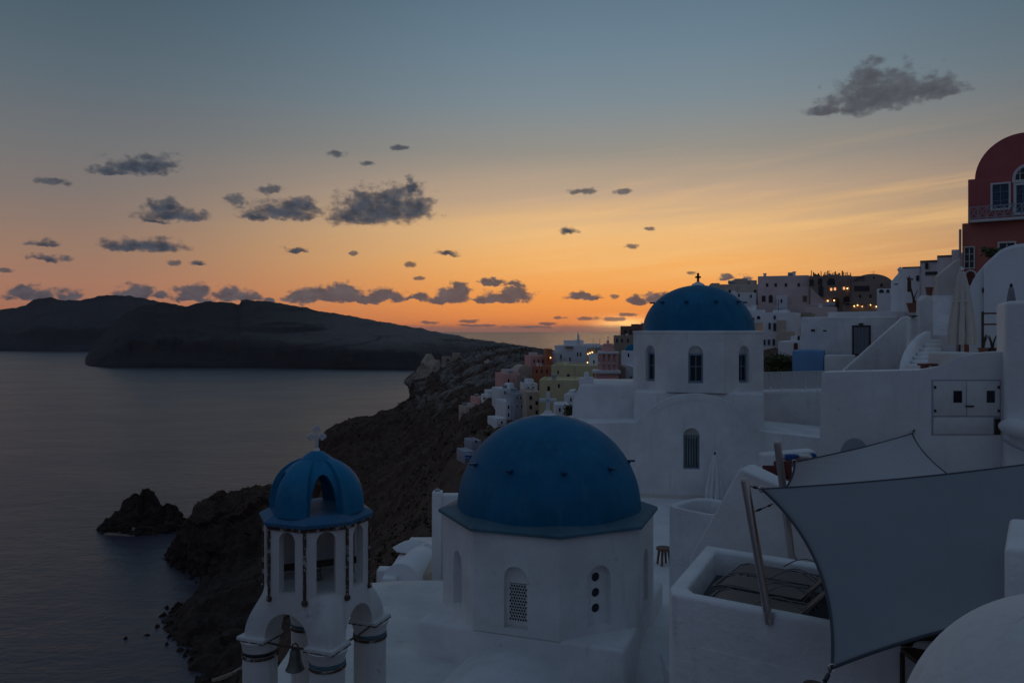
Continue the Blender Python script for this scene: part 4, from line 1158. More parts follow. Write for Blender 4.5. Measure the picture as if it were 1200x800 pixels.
mb = MB(); mb.lathe([(.25,95),(.22,95.04),(.035,95.08),(.03,96.05)], 16, V(tb.x,tb.y,0)); mb.build('pedestal', M['darkmetal'], tab)
for (px, py, D, m_, lab) in ((908,566,16.6,'bluecushion','blue-seated dark wood chair beside the small round café table'),(921,560,17.2,'redwood','dark red wooden chair behind the leaning pole by the café table')):
    c = P(px,py,D); ch_ = thing('cafe_chair', lab, 'chair', V(c.x,c.y,c.z-.5), 'chairs at the small café table')
    mb = MB(); mb.box(c.x-.2,c.x+.2,D-.2,D+.2,c.z-.08,c.z-.03); mb.build('seat', M[m_], ch_, .02)
    mb = MB(); mb.box(c.x-.2,c.x+.2,D+.18,D+.22,c.z-.08,c.z+.34); mb.build('backrest', M['redwood'], ch_, .02)
    for sx in (-1,1):
        for sy in (-1,1):
            mb = MB(); mb.box(c.x+sx*.18-.02,c.x+sx*.18+.02,D+sy*.18-.02,D+sy*.18+.02,c.z-.5,c.z-.08); mb.build('leg', M['redwood'], ch_)
mb = MB(); mb.extr([V(4.6,15.3,95.0), V(7.2,15.3,95.0), V(8.2,20.4,95.0), V(4.8,20.4,95.0)], (0,0,-6)); tag(mb.build('nook_ground', M['white_clean'], None, .03), kind='structure')

# ------------------------------------------------------------------ foreground roof bottom right
fr_ = thing('vaulted_roof', 'smooth white vaulted roof close by in the bottom right corner', 'roof', P(1240,800,5.5))
mb = MB(); c0_ = P(1288,905,5.6); rings = []
for i in range(29):
    q = i/28; a = q*pi/2
    zc = c0_.z
    rings.append([V(c0_.x + 1.27*cos(a)*cos(b)*1.0, c0_.y + 1.5*cos(a)*sin(b), zc-.30 + 1.50*sin(a)) for b in [2*pi*k/96 for k in range(96)]])
rings.insert(0, [p-V(0,0,2.5) for p in rings[0]])
mb.loft(rings, True, False, True); mb.build('vault', M['white'], fr_, sharp=60)
mb = MB(); a = P(1177,641,7.6); mb.extr([a, V(a.x+1.5,7.0,a.z), V(a.x+1.5,7.0,96), V(a.x,a.y,96)], (.80,1.2,0)); o = mb.build('chimney_block', M['white'], None, .05, 3, origin=V(a.x+.5,8,96)); tag(o, 'square white block standing behind the near vaulted roof', 'block', kind='thing')
# dark chair half hidden below the sail
c = P(1094,770,8.6); ch_ = thing('wooden_chair', 'dark wooden chair half hidden between the slate sail and the vaulted roof', 'chair', V(c.x,c.y,c.z-.5))
mb = MB(); mb.box(c.x-.22,c.x+.26,8.45,8.9,c.z-.06,c.z); mb.build('seat', M['darkwood'], ch_, .02)
mb = MB(); mb.box(c.x-.22,c.x+.26,8.88,8.93,c.z,c.z+.46); mb.build('backrest', M['darkwood'], ch_, .02)
for sx in (-.2,.24):
    for sy in (8.48,8.88):
        mb = MB(); mb.box(c.x+sx-.02,c.x+sx+.02,sy-.02,sy+.02,c.z-.5,c.z-.06); mb.build('leg', M['darkwood'], ch_)
mb = MB(); mb.extr([V(c.x-.35,9.3,c.z-.5), V(c.x-.9,6.2,c.z-.5), V(c.x+3,6.2,c.z-.5), V(c.x+3.4,9.3,c.z-.5)], (0,0,-5)); tag(mb.build('courtyard_ground', M['white'], None, .02), kind='structure')
mb = MB(); p = P(953,803,7.4); mb.lathe([(.02,-.12),(.09,-.12),(.10,0),(.085,.02),(.02,.02)], 16, p); o = mb.build('lantern_cap', M['rusty'], None, origin=p); tag(o, 'small rusty lantern top at the foot of the slate sail', 'lantern')

# ------------------------------------------------------------------ lower roofs behind the bell tower
rt = thing('low_house', 'low white house with a small barrel roof and clutter behind the bell tower', 'house', P(480,690,29))
mb = MB(); mb.extr([P(440,690,27.2), P(520,690,27.2), V(-2.0,36,90.6), V(-4.6,36,90.6)], (0,0,-7)); mb.build('roof_terrace', M['white'], rt, .05)
mb = MB(); d = V(.22,.97,0).normalized(); c = P(470,676,28.0); vault(mb, V(c.x,c.y,0), d, .62, 2.3, c.z-.05, 89, 24, .85); mb.build('barrel_roof', M['white_far'], rt, .04, 2, sharp=60)
mb = MB(); a = P(447,681,27.6); mb.box(a.x,a.x+.5,27.6,28.3,89,a.z+.1); a = P(441,672,29); mb.box(a.x,a.x+.5,29,29.6,89,a.z+.12); mb.build('parapet_stub', M['white'], rt, .05)
mb = MB(); mb.bar(P(474,661,31), P(498,640,32.5), .18, .3); mb.bar(P(500,668,29.5), P(520,645,31), .2, .35); mb.bar(P(492,652,32), P(514,652,32), .2, .5); mb.build('stair_parapet', M['white'], rt, .04)
mb = MB(); mb.extr([P(488,678,28.4), P(506,670,28.4), P(519,673,28.4), P(519,683,28.4)], (0,1.4,.25)); mb.build('awning', M['beige'], rt, .02)
op = P(484,652,33); ob_ = thing('open_parasol', 'open white parasol on the low terrace behind the bell tower', 'parasol', V(op.x,op.y,90.4))
mb = MB(); mb.lathe([(.85,.52),(.84,.56),(.6,.70),(.3,.80),(.04,.84)], 8, V(op.x,op.y,90.4), True, False); mb.build('canopy', M['canvas_white'], ob_)
mb = MB(); mb.tube([V(op.x,op.y,90.0), V(op.x,op.y,91.2)], .03, 8); mb.build('pole', M['darkmetal'], ob_)
pt = P(500,664,29.6); o_ = thing('flower_pot', 'square brown flower pot beside the low barrel roof behind the bell tower', 'pot', pt)
mb = MB(); mb.loft([[pt+V(sx*k,sy*k,z) for sx,sy in ((-1,-1),(1,-1),(1,1),(-1,1))] for k,z in ((.07,0),(.10,.18),(.11,.18),(.11,.22),(.07,.22))], True, True, True, False); mb.build('pot_body', M['terra'], o_)
pl_ = thing('stepped_wall', 'white wall with a taller chimney pillar behind the largest blue dome', 'wall', P(512,650,27))
a, b = P(506,640,27), P(517.5,577,27); mb = MB(); mb.box(a.x,b.x,27,27.5,87,b.z); mb.build('chimney_pillar', M['white_clean'], pl_, .04, 3)
mb = MB(); mb.lathe([(.02,0),(.10,.01),(.10,.05),(.06,.09),(.02,.1)], 12, V((a.x+b.x)/2,27.25,b.z)); mb.build('chimney_cap', M['greywall'], pl_)
a, b = P(517.6,640,27.05), P(580,580,27.05); mb = MB(); mb.box(a.x-.004,b.x,27.06,27.5,87,b.z); mb.build('wall_body', M['white_clean'], pl_, .05, 3)
# old dry stone path wall at the bottom left
bpy.context.view_layer.update()
def on_hill(px, py):
    d = V((px-600)/F, 1, (HY-py)/F).normalized(); ok, loc, nrm, idx = hill.ray_cast(V(0,0,CZ), d)
    return loc if ok else P(px, py, 150)
mb = MB(); pw = [on_hill(px, py) for px, py in ((250,797),(258,795),(266,792),(274,789),(282,784),(290,779),(300,774))]
for a, b in zip(pw, pw[1:]): mb.bar(a+V(0,0,.1), b+V(0,0,.1), .9, 1.1)
o = mb.build('path_wall', M['tan'], None, .1, 2, origin=pw[1]); tag(o, 'low dry stone wall edging a path on the dark slope, left of the bell tower', 'wall', kind='thing')
# ------------------------------------------------------------------ houses seen at a distance
CAMP = V(0, 0, CZ)
class House:
    def __init__(s, name, label, cat, px0, px1, yt, yb, D, depth, mat, yaw=0, group=None, found=3., parapet=.3, bevel=.06, wallname='wall', topshape=None, shear=0):
        s.k = (px0+px1)/2; s.ref = s.k if s.k < 1000 else px0+15; m = P(s.k, yb, D); s.yaw = R(yaw) - atan2((s.k if s.k < 1000 else px0+20)-600, F)
        s.u = V(cos(s.yaw), sin(s.yaw), 0); s.v = V(-sin(s.yaw), cos(s.yaw), 0)
        s.M = m; s.zb = m.z - found
        s.root = thing(name, label, cat, V(m.x, m.y, s.zb), group)
        s.D = D; s.mat = mat
        u0, _ = s.loc(px0, yb); u1, _ = s.loc(px1, yb); s.u0, s.u1 = u0, u1
        _, zt = s.loc(s.ref, yt); s.zt = zt; s.depth = depth
        s.body(u0, u1, 0, depth, s.zb, zt, mat, wallname, parapet, bevel)
        if D > 66 and parapet and parapet < .5 and (u1-u0) > 2.2:
            rg_ = random.Random(int(px0*7+D))
            for i in range(rg_.choice((1,2,2,3))):
                u, y = rg_.uniform(u0+.6, u1-.6), rg_.uniform(.8, max(1., depth-.8)); k_ = rg_.random(); mb = MB()
                if k_ < .45:
                    hh = rg_.uniform(.5,1.0); p = s.W(u,y,zt-parapet); mb.obox(p+V(0,0,hh/2), s.u, s.v, V(0,0,1), .22, .22, hh/2); mb.obox(p+V(0,0,hh+.06), s.u, s.v, V(0,0,1), .28, .28, .05); mb.build('chimney', M['white_far'], s.root)
                elif k_ < .75:
                    p = s.W(u,y,zt-parapet); hh = rg_.uniform(1.2,2.4); mb.tube([p, p+V(0,0,hh)], .022, 5)
                    for q in (.7,.82,.94): mb.bar(p+V(0,0,hh*q)-s.u*.35, p+V(0,0,hh*q)+s.u*.35, .02)
                    mb.build('antenna', M['darkmetal'], s.root)
                else:
                    p = s.W(u,y,zt-parapet); a_ = p+V(0,0,.75)-s.u*.5; mb.tube([a_, a_+s.u*1.0], .26, 12); mb.obox(p+V(0,0,.25), s.u, s.v, V(0,0,1), .4, .2, .25); mb.build('water_tank', M['greywall'], s.root)
    def loc(s, px, py):
        k = (px-600)/F; d = V(k, 1, (HY-py)/F); n = V(s.v.x, s.v.y, 0)
        t_ = (s.M - CAMP).dot(n)/d.dot(n); p = CAMP + d*t_
        return (p-s.M).dot(s.u), p.z
    def zat(s, py): return s.loc(s.ref, py)[1]
    def W(s, u, y, z): return V(s.M.x, s.M.y, 0) + s.u*u + s.v*y + V(0,0,z)
    def body(s, u0, u1, y0, y1, z0, z1, mat, name, parapet=.3, bevel=.06):
        mb = MB(); w = .28
        if parapet and (u1-u0) > 1 and (y1-y0) > 1:
            o = [(u0,y0),(u1,y0),(u1,y1),(u0,y1)]; i_ = [(u0+w,y0+w),(u1-w,y0+w),(u1-w,y1-w),(u0+w,y1-w)]
            rings = [[s.W(a,b,z0) for a,b in o], [s.W(a,b,z1) for a,b in o], [s.W(a,b,z1) for a,b in i_], [s.W(a,b,z1-parapet) for a,b in i_]]
            mb.loft(rings, True, True, True, False)
        else:
            mb.extr([s.W(u0,y0,z0), s.W(u1,y0,z0), s.W(u1,y0,z1), s.W(u0,y0,z1)], s.v*(y1-y0))
        return mb.build(name, M[mat], s.root, bevel, 2)
    def block(s, px0, px1, yt, yb, y0, y1, mat=None, name='annex', parapet=.25, bevel=.05, down=3):
        a, z1 = s.loc(px0, yt); b, z0 = s.loc(px1, yb)
        return s.body(a, b, y0, y1, z0-down, z1, mat or s.mat, name, parapet, bevel)
    def win(s, px, py, w, h, arch=False, frame='wframe', pane='pane', name='window', y=0., fw=.16, proud=.05, lit=False):
        u, z = s.loc(px, py+h/2); u2, _ = s.loc(px+w/2, py); _, z2 = s.loc(px, py-h/2)
        hw = max(.12, u2-u); hh = z2-z
        O = s.W(u, y, 0); N = -s.v
        fwd = hw*2*fw
        if arch:
            out = arch2(hw*2, hh, 10, 0, z); inn = arch2((hw-fwd)*2, hh-fwd*2, 10, 0, z+fwd)
        else:
            out = [(-hw,z),(hw,z),(hw,z+hh),(-hw,z+hh)]; inn = [(-hw+fwd,z+fwd),(hw-fwd,z+fwd),(hw-fwd,z+hh-fwd),(-hw+fwd,z+hh-fwd)]
        mb = MB(); board(mb, O+N*proud, s.u, N, [out, inn], proud+.02); f = mb.build(name, M[frame], s.root)
        mb = MB(); board(mb, O+N*.012, s.u, N, [inn], .02); mb.build('lit_pane' if lit else 'pane', M['lampdim' if lit else pane], f)
        return f
    def dark(s, px, py, w, h, arch=False, mat='pane', name='window', y=0.):
        u, z = s.loc(px, py+h/2); u2, _ = s.loc(px+w/2, py); _, z2 = s.loc(px, py-h/2)
        hw = max(.1, u2-u); hh = z2-z
        out = arch2(hw*2, hh, 8, 0, z) if arch else [(-hw,z),(hw,z),(hw,z+hh),(-hw,z+hh)]
        mb = MB(); board(mb, s.W(u,y,0)-s.v*.03, s.u, -s.v, [out], .06); return mb.build(name, M[mat], s.root)
    def lamp(s, px, py, r=.12, y=-.25):
        u, z = s.loc(px, py); p = s.W(u, y, z)
        mb = MB(); r *= .62; mb.lathe([(.01,-r),(r*.8,-r*.6),(r,0),(r*.8,r*.6),(.01,r)], 12, p); o = mb.build('wall_lamp', M['lamp'], s.root)
        mb = MB(); mb.bar(p+V(0,0,r), p+s.v*(-y-.005)+V(0,0,r*1.3), .04); mb.build('bracket', M['darkmetal'], o)
    def domed(s, px, py_base, rpx, hpx, mat='blue', y=2.5, name='dome', D=None):
        u, z = s.loc(px, py_base); r = rpx*s.D/F
        p = s.W(u, y, z); mb = MB(); mb.dome(p, r, hpx*s.D/F, 40, 14); return mb.build(name, M[mat], s.root)

# --- the far village on the ridge (left of the far church)
h = House('white_house', 'biggest white house high on the ridge against the sea, with a thin spire', 'house', 650, 700, 405, 430, 190, 11, 'white_far', -8)
h.block(659, 679, 399, 406, 2, 8); h.block(683, 699, 403, 410, 1, 7); h.block(646, 656, 412, 428, -2, 6)
for px, py in ((655,418),(657.5,418),(677,415),(680.5,415),(668,421)): h.dark(px, py, 1.6, 4.5)
u, z = h.loc(677, 401); mb = MB(); p = h.W(u, 1, z); mb.lathe([(.55,-1),(.5,.6),(.28,.8),(.25,1.6),(.02,2.4)], 12, p); mb.build('spire', M['white_far'], h.root)
mb = MB(); a = h.W(h.loc(667,405.5)[0], -.4, h.loc(667,406)[1]); mb.obox(a, h.u, h.v, V(0,0,1), 1.0, .5, .14); mb.build('canopy', M['tan'], h.root)
h = House('terracotta_house', 'tall narrow terracotta house with a lamp beside the biggest white ridge house', 'house', 640.5, 647.5, 409, 432, 186, 7, 'terracotta', 6)
h.lamp(645, 419, .22); h.dark(643, 420, 1.6, 4)
h = House('pink_house', 'pale pink house above the terracotta one, near the top of the ridge', 'house', 622, 641, 417, 433, 192, 8, 'pink', 12)
for px in (626,631,636): h.dark(px, 423, 1.6, 3.6)
h.block(625,633,413.5,418,3,6,'palepink')
h = House('terracotta_house', 'low wide terracotta house below the pale pink house on the ridge', 'house', 624, 646, 429, 446, 172, 8, 'terracotta', -6)
for px in (629,635,641): h.dark(px, 435, 1.8, 4.)
h = House('cave_house', 'round-fronted beige cave house on the ridge, left of the low terracotta house', 'house', 607, 623, 432, 441, 188, 7, 'beige', 14, parapet=0)
u, z = h.loc(615, 434); mb = MB(); vault(mb, V(*(h.W(u,-.1,0).xy), 0), h.v, 1.75, 6, z-.4, z-4, 20, .95); mb.build('barrel_roof', M['beige'], h.root, .05, 2, sharp=60)
h.dark(614, 436, 2.4, 4, True)
h = House('pink_house', 'lower pink house on the slope edge, left of the dark shrubby gap', 'house', 591, 610, 438, 457, 176, 8, 'pink', 16)
h.block(597,612,434,440,3,7,'palepink'); h.dark(596,446,1.8,4); h.dark(603,446,1.8,4)
h = House('white_house', 'flat white house under the lower pink house on the slope edge', 'house', 586, 607, 455, 466, 166, 6, 'white_far', 18)
h.block(600,607,450,456,2,5); h.dark(592,460,2,3.6); h.dark(601,460,1.6,3.6)
h = House('dark_stone_house', 'small dark stone house between the pink house and the yellow house', 'house', 607, 618, 442, 460, 165, 6, 'darkstone', 8); h.dark(612,450,2,4)
h = House('white_house', 'small bright white house just left of the yellow house', 'house', 615, 630, 449, 463, 160, 6, 'white_far', 12)
h.block(620,628,445,450,2,5); h.dark(619,455,1.6,3.6); h.dark(625,455,1.6,3.6)
h = House('grey_house', 'grey-blue house with three windows left of the pale beige house', 'house', 602.5, 619, 461, 486, 146, 7, 'greywall', 14)
for px, py in ((606,466),(610,466),(615,466),(606,476),(611,476)): h.win(px, py, 2.2, 4.4, False, 'wframe')
h = House('white_house', 'narrow grey-white house at the lowest left corner of the village', 'house', 592.5, 603.5, 470, 496, 148, 6, 'white_far', 20)
for px, py in ((596,477),(600,477),(596,486),(600,486)): h.dark(px, py, 1.7, 4)
h = House('white_house', 'low white annex half buried in the slope beside the narrow grey-white house', 'house', 582, 594, 490, 503, 140, 5, 'white_far', 20); h.dark(588,495,1.8,3.4)
h = House('beige_house', 'pale beige house just left of the cross on the big dome', 'house', 617, 634, 459, 489, 140, 8, 'beige', 8)
for px, py in ((629,472),(629,483),(622,466),(622,477)): h.dark(px, py, 3, 4.6)
h = House('yellow_house', 'upper yellow house with an arched blue window and a flat roof', 'house', 646, 704, 428, 462, 150, 10, 'yellow', -6)
h.win(666, 441, 5, 7.5, True, 'yellow', 'deepblue'); h.dark(696.5, 440, 2.4, 7); h.dark(661,443,2.2,2); h.dark(654,436,1.8,3.8)
h.block(648,662,426,430,5,9); 
h = House('yellow_house', 'lower yellow house behind the cross of the big dome', 'house', 632, 684, 445, 490, 134, 9, 'yellow', -4)
h.dark(643, 455, 3.2, 5); h.dark(655,452,2.2,4.6); h.dark(676,458,2.4,5); h.dark(668,470,2.6,5)
h = House('white_house', 'tiny white stepped house in front of the lower yellow house', 'house', 661, 674, 462, 488, 118, 5, 'white_far', -8); h.block(665,672,458,463,1,4); h.dark(669,468,1.8,4)
h = House('white_house', 'low white house at the foot of the lower yellow house, right of the cross', 'house', 651, 667, 474, 492, 112, 5, 'white_far', 4); h.dark(656,480,2,4.4)
h = House('rust_house', 'rust-brown house on the skyline left of the far church dome, at the setting sun', 'house', 727, 760, 382, 402, 170, 9, 'rust', -12)
for px in (733,739,746,752): h.dark(px, 389, 2.6, 5)
h.block(736,748,379.5,383,3,7)
h = House('brown_house', 'brown house stepping down left of the rust-brown skyline house', 'house', 719, 748, 393, 412, 160, 8, 'tan', -8)
for px in (723,729,736): h.dark(px, 399, 2.0, 4.4)
h = House('beige_house', 'small beige restaurant with a row of warm lamps behind the pink bell tower', 'restaurant', 688, 706, 408, 432, 166, 6, 'tan', -10)
for px, py in ((689.2,414.5),(691.6,413.5),(694.2,412.6),(688.7,424.6)): h.lamp(px, py, .20)
h.dark(697,420,3,5)
h = House('white_house', 'white house with a curved wall in front of the lamp-lit restaurant', 'house', 690, 706, 415, 436, 158, 5, 'white_far', -6); h.dark(696,424,1.8,4)
# pink bell tower
D = 105; pbt = thing('pink_bell_tower', 'pink and white tiered bell tower with a small domed top', 'bell tower', P(711,470,D))
k = D/F
def tier(px0, px1, yt, yb, mat, name, dep=None):
    a, b = P(px0, yb, D), P(px1, yt, D); w = (b.x-a.x); cxx = (a.x+b.x)/2; mb = MB()
    mb.box(a.x, b.x, D-w/2, D+w/2, a.z, b.z); return mb.build(name, M[mat], pbt, .04)
tier(697.5,723.5,437,480,'pink','lower_stage'); tier(696.5,724.5,443.6,445.8,'white_far','band'); tier(695.5,725.5,433.2,437.2,'white_far','cornice')
tier(704.5,720.5,414,433.5,'palepink','bell_stage_core')
for px in (703.5,709.5,715.5,721.5):
    for sy in (-1,1):
        p = P(px,434,D); q_ = P(px,414.5,D); mb = MB(); yy = D + sy*9*k
        mb.box(p.x-.20,p.x+.20,yy-.2,yy+.2,p.z,q_.z); mb.build('pier', M['pink'], pbt, .03)
tier(702,723,424.5,426,'white_far','string_course'); tier(701,724,411.8,414.5,'white_far','cornice')
p = P(712.5,411.8,D); mb = MB(); mb.lathe([(8.6*k,0),(8.3*k,1.5*k),(7.0*k,5*k),(6.2*k,8.6*k),(5.6*k,9.3*k),(1.6*k,9.6*k),(1.4*k,11*k),(1.9*k,12.2*k),(.6*k,13.6*k),(.02,13.8*k)], 8, p, True, False, pi/8); mb.build('bell_roof', M['pink'], pbt)
mb = MB(); q_ = p+V(0,0,13.5*k); mb.bar(q_, q_+V(0,0,.5), .08); mb.bar(q_+V(-.16,0,.33), q_+V(.16,0,.33), .07); mb.build('cross', M['white_far'], pbt)
# blue-domed church far
h = House('domed_church', 'little far white church with two blue domes beside the pink bell tower', 'church', 728, 748, 411, 440, 112, 7, 'white_far', -6, parapet=0)
h.domed(738.5, 411.2, 7.6, 8, 'blue', 1.6); h.dark(736.5,416,1.8,4.4,True); h.dark(743.5,416,1.4,4,True)
u, z = h.loc(738.5, 433); mb = MB(); o = h.W(u,-2.2,0); vault(mb, V(o.x,o.y,0), h.v, .80, 2.2, z-.1, z-3, 20); mb.build('porch', M['white_far'], h.root)
mb = MB(); q_ = h.W(u, -1.4, z+.15); mb.dome(q_, .60, .50, 28, 10); mb.build('dome', M['blue'], h.root); h.dark(741.2,441,1.2,2.6,False,'pane','window',-2.2)
h = House('dark_stone_house', 'dark brown stone wall house between the pink bell tower and the little blue-domed church', 'house', 721, 733, 430, 458, 106, 6, 'darkstone', 0)
# slope-side white cluster below
for (a, b, yt, yb, D, dep, lab) in ((560,574,465.5,479,205,6,'small lone pink house out on the dark slope'),):
    h = House('pink_house', lab, 'house', a, b, yt, yb, D, dep, 'pink', 20); h.dark(564,471,1.8,3.6); h.dark(570,471,1.8,3.6); h.block(553,561,473,478,1,4,'palepink')
h = House('white_house', 'white house stepping down the dark slope right of the lone pink house', 'house', 573, 584, 463, 476, 196, 6, 'white_far', 20); h.block(577,587,458,464,2,6); h.dark(577,468,1.6,3.2)
h = House('beige_house', 'low flat beige house left of the lone pink house on the dark slope', 'house', 546, 558, 476, 484, 200, 5, 'beige', 22); h.dark(551,479.5,1.6,2.6)
h = House('blue_shed', 'little blue-trimmed grey terrace shed peeping out left of the big dome', 'shed', 545, 556, 528.5, 533, 92, 3, 'greywall', 20, parapet=.12, found=1.); h.block(544,550,531,533,-.6,0,'bluewall','trim',0,.02,.4)
h = House('white_house', 'tiny grey-white house on the slope above the blue-trimmed shed', 'house', 553, 564, 516, 522, 100, 3, 'greywall', 20, found=1.); h.dark(558,517,1.8,3.4)
# castle ruin
cr_ = thing('castle_ruin', 'crumbling pale stone castle ruin on the edge of the headland', 'ruin', P(505,432,336))
mb = MB(); c = P(505,438,338); rock_blob(mb, c, 4.2, 4, 7.0, 41, 40, 20, 4.5, .18); mb.build('tower', M['beige'], cr_)
mb = MB(); rock_blob(mb, P(496,440,334), 4.5, 4, 4.5, 42, 40, 16, 1.6, .3); rock_blob(mb, P(516,436,336), 5, 4, 4.2, 43, 40, 16, 1.6, .3); mb.build('broken_wall', M['tan'], cr_)
h = House('orange_house', 'orange stone house beside the castle ruin on the headland', 'house', 520, 541, 418, 430, 338, 9, 'tan', 6); h.block(532,540,413.5,419,1,6,'tan'); h.dark(525,422,1.8,3.2); h.dark(536,422,1.8,3.2)
# tiny walls and terraces along the headland
for (a, b, yt, yb, D, m_, lab) in ((600,611,412,418,330,'tan','low tan house on the top of the headland'),(606,614,406.6,410,345,'white_far','tiny white house on the headland skyline'),
        (570,579,423,428,318,'beige','small beige ruin half way along the headland'),(588,596,418,424,322,'tan','small tan ruin near the top of the headland')):
    h = House('stone_house', lab, 'house', a, b, yt, yb, D, 6, m_, 10); h.dark((a+b)/2, (yt+yb)/2, 1.6, 2.4)

# --- hotels on the skyline (right of the far church)
h = House('beige_hotel', 'beige flat-roofed hotel on the skyline just right of the far church dome', 'hotel', 832, 890, 333, 372, 128, 12, 'beige', 6)
h.block(863,878,325.5,334,2,7); h.block(879,890,327,334,3,8); h.block(836,846,330,334,4,8)
for px, py in ((855,342),(876,346),(885,342),(848,352),(870,354)): h.dark(px, py, 2.6, 5)
h = House('white_house', 'white house with small dark windows below the beige skyline hotel', 'house', 853, 886, 343, 372, 122, 6, 'white_far', 8, group=None); h.dark(866,346,2,3.6); h.dark(880,347,2,3.6)
h = House('pink_hotel', 'long pale pink two-storey hotel on the skyline with an outside stair', 'hotel', 888, 948, 323, 341, 126, 12, 'palepink', -2)
for px in (899,909,921,936): h.win(px, 334, 4.4, 5.6, False, 'palepink')
h.block(890, 958, 338.5, 356, -3.5, 0, 'palepink', 'lower_storey')
for px, w, hh, ar in ((896.5,4.4,7,False),(904.5,4.6,9,True),(919,7,4,True),(943.5,5,7,False),(950,3,6,False)): h.dark(px, 351, w, hh, ar, 'rust' if w==5 else 'pane', 'window', -3.5)
mb = MB(); a0 = h.W(*(lambda q: (q[0], -4.2, q[1]))(h.loc(950,338))); b0 = h.W(*(lambda q: (q[0], -4.2, q[1]))(h.loc(969,357)))
mb.extr([a0, b0, b0-V(0,0,3), a0-V(0,0,4)], h.v*1.0); mb.build('stair', M['palepink'], h.root)
h.block(912,924,348,358,-6,-3.6,'white_far','porch'); h.dark(917.5,354,2,4,True,'darkwood','door',-6)
mb = MB(); mb.extr([h.W(h.loc(888,0)[0], -5, h.zat(358)), h.W(h.loc(962,0)[0], -5, h.zat(358)), h.W(h.loc(962,0)[0], -5, h.zat(372)), h.W(h.loc(888,0)[0], -5, h.zat(372))], h.v*1.2); mb.build('terrace_front', M['palepink'], h.root, .05)
h = House('arcaded_hotel', 'dark arcaded stone hotel with warm lit windows and people-high railings on its roof', 'hotel', 948, 998, 323, 372, 120, 12, 'darkstone', 0)
for px, py, w, hh in ((951,331,5,8),(961,330,5,8),(962,341,6,13),(974,330,9,8)): h.dark(px, py, w, hh, True, 'pane', 'arch')
for px, py, w, hh in ((979,355,9,13),(992,352,7,10)): h.dark(px, py, w, hh, True, 'darkwood', 'arch')
for px, py in ((974,339),(978.5,338.6),(989,337.8)): h.win(px, py, 3.6, 4.2, False, 'darkstone', 'pane', lit=True)
for px, py in ((970,352.5),(977.5,352),(993,338)): h.lamp(px, py, .17)
mb = MB()
rr2 = random.Random(9)
for i in range(26):
    u = h.u0 + (h.u1-h.u0)*(i+.5)/26; yy_ = rr2.uniform(.5,7); mb.bar(h.W(u, yy_, h.zt-.3), h.W(u+rr2.uniform(-.05,.05), yy_, h.zt+rr2.uniform(.25,1.0)), rr2.choice((.07,.1,.3)), .1)
mb.build('roof_railing', M['darkmetal'], h.root)
h.block(965,983,320.5,324,3,8); h.block(952,960,319.5,324,4,8)
h = House('stone_hotel', 'dark brown stone hotel with a rounded roof, right end of the skyline row', 'hotel', 998, 1046, 330, 372, 114, 12, 'darkstone', 2)
u, z = h.loc(1022, 331); o = h.W(u,1,0); mb = MB(); vault(mb, V(o.x,o.y,0), h.v, 2.9, 8, z-.5, z-4, 26, .62); mb.build('barrel_roof', M['darkstone'], h.root, .04, sharp=60)
h.block(998,1014,323,331,1,8,'darkstone'); h.dark(1010,338,18,6,False,'pane'); h.dark(1033,334,3,3.4); h.dark(1020,347,2.6,4); h.dark(1008,347,2.6,4); h.dark(1024,325.5,2.6,2.6,True)
h = House('roof_restaurant', 'low lamp-lit restaurant terrace strip below the dark stone hotels', 'restaurant', 988, 1031, 357, 372, 108, 6, 'tan', 0, parapet=.9)
for px, py in ((1005,357.5),(1020,357.2),(1010,359),(1027,359.2),(1001,358.6)): h.lamp(px, py, .13, -.1)
mb = MB(); a, b = h.W(h.loc(990,0)[0],-.2,h.zat(354.6)), h.W(h.loc(1029,0)[0],-.2,h.zat(354.2)); mb.bar(a,b,.9,.10)
for q in (0,.25,.5,.75,1): mb.bar(a.lerp(b,q), a.lerp(b,q)-V(0,0,.9), .09)
mb.build('pergola', M['tan'], h.root)
h = House('pink_house', 'pinkish flat-roofed low house in front of the lamp-lit terrace strip', 'house', 944, 981, 360, 376, 98, 6, 'palepink', 0)
h = House('white_house', 'white house with a row of arched bays directly right of the far dome', 'house', 871, 897, 363, 420, 88, 8, 'white_far', 6)
for px, py, w, hh, ar in ((882,375,3.4,6,False),(889,372,4,4,True),(892,385,6,8,True)): h.dark(px, py, w, hh, ar)
h.block(876,884,359,364,2,6); h.block(884,896,378,392,-2,.2,'beige','porch'); h.lamp(896,383.5,.10,-2.3); h.lamp(887,390.5,.16,-2.3)
h = House('white_house', 'tall white house with six slim windows between the far church and the blue box', 'house', 894, 931, 366, 425, 80, 9, 'white_far', -8)
for px, py, w, hh in ((902,382,2.6,8),(908,383,3.6,10),(914,382,2.6,8),(895.8,401,2.4,7),(901.2,401,2.4,7),(906.8,401,2.6,8),(908,372,2.2,5)): h.win(px, py, w+.8, hh, False, 'greywall')
h.block(912,921,375,386,-1.2,.2,'beige','annex'); h.block(912.5,931,388,424,-1.5,.2,'beige','annex'); h.block(900,915,362.5,367,3,7)
h = House('ochre_house', 'ochre house with an iron balcony wedged behind the white door house', 'house', 927, 950, 366, 410, 84, 8, 'tan', -4); h.dark(935,372,3,7); h.dark(940,384,3,6)
mb = MB(); a, b = h.W(h.loc(930,0)[0],-.6,h.zat(384)), h.W(h.loc(943,0)[0],-.6,h.zat(384)); mb.bar(a,b,.06); mb.bar(a-V(0,0,.9),b-V(0,0,.9),.8,.1)
for q in range(9): mb.bar(a.lerp(b,q/8), a.lerp(b,q/8)-V(0,0,.9), .03)
mb.build('balcony', M['darkmetal'], h.root)
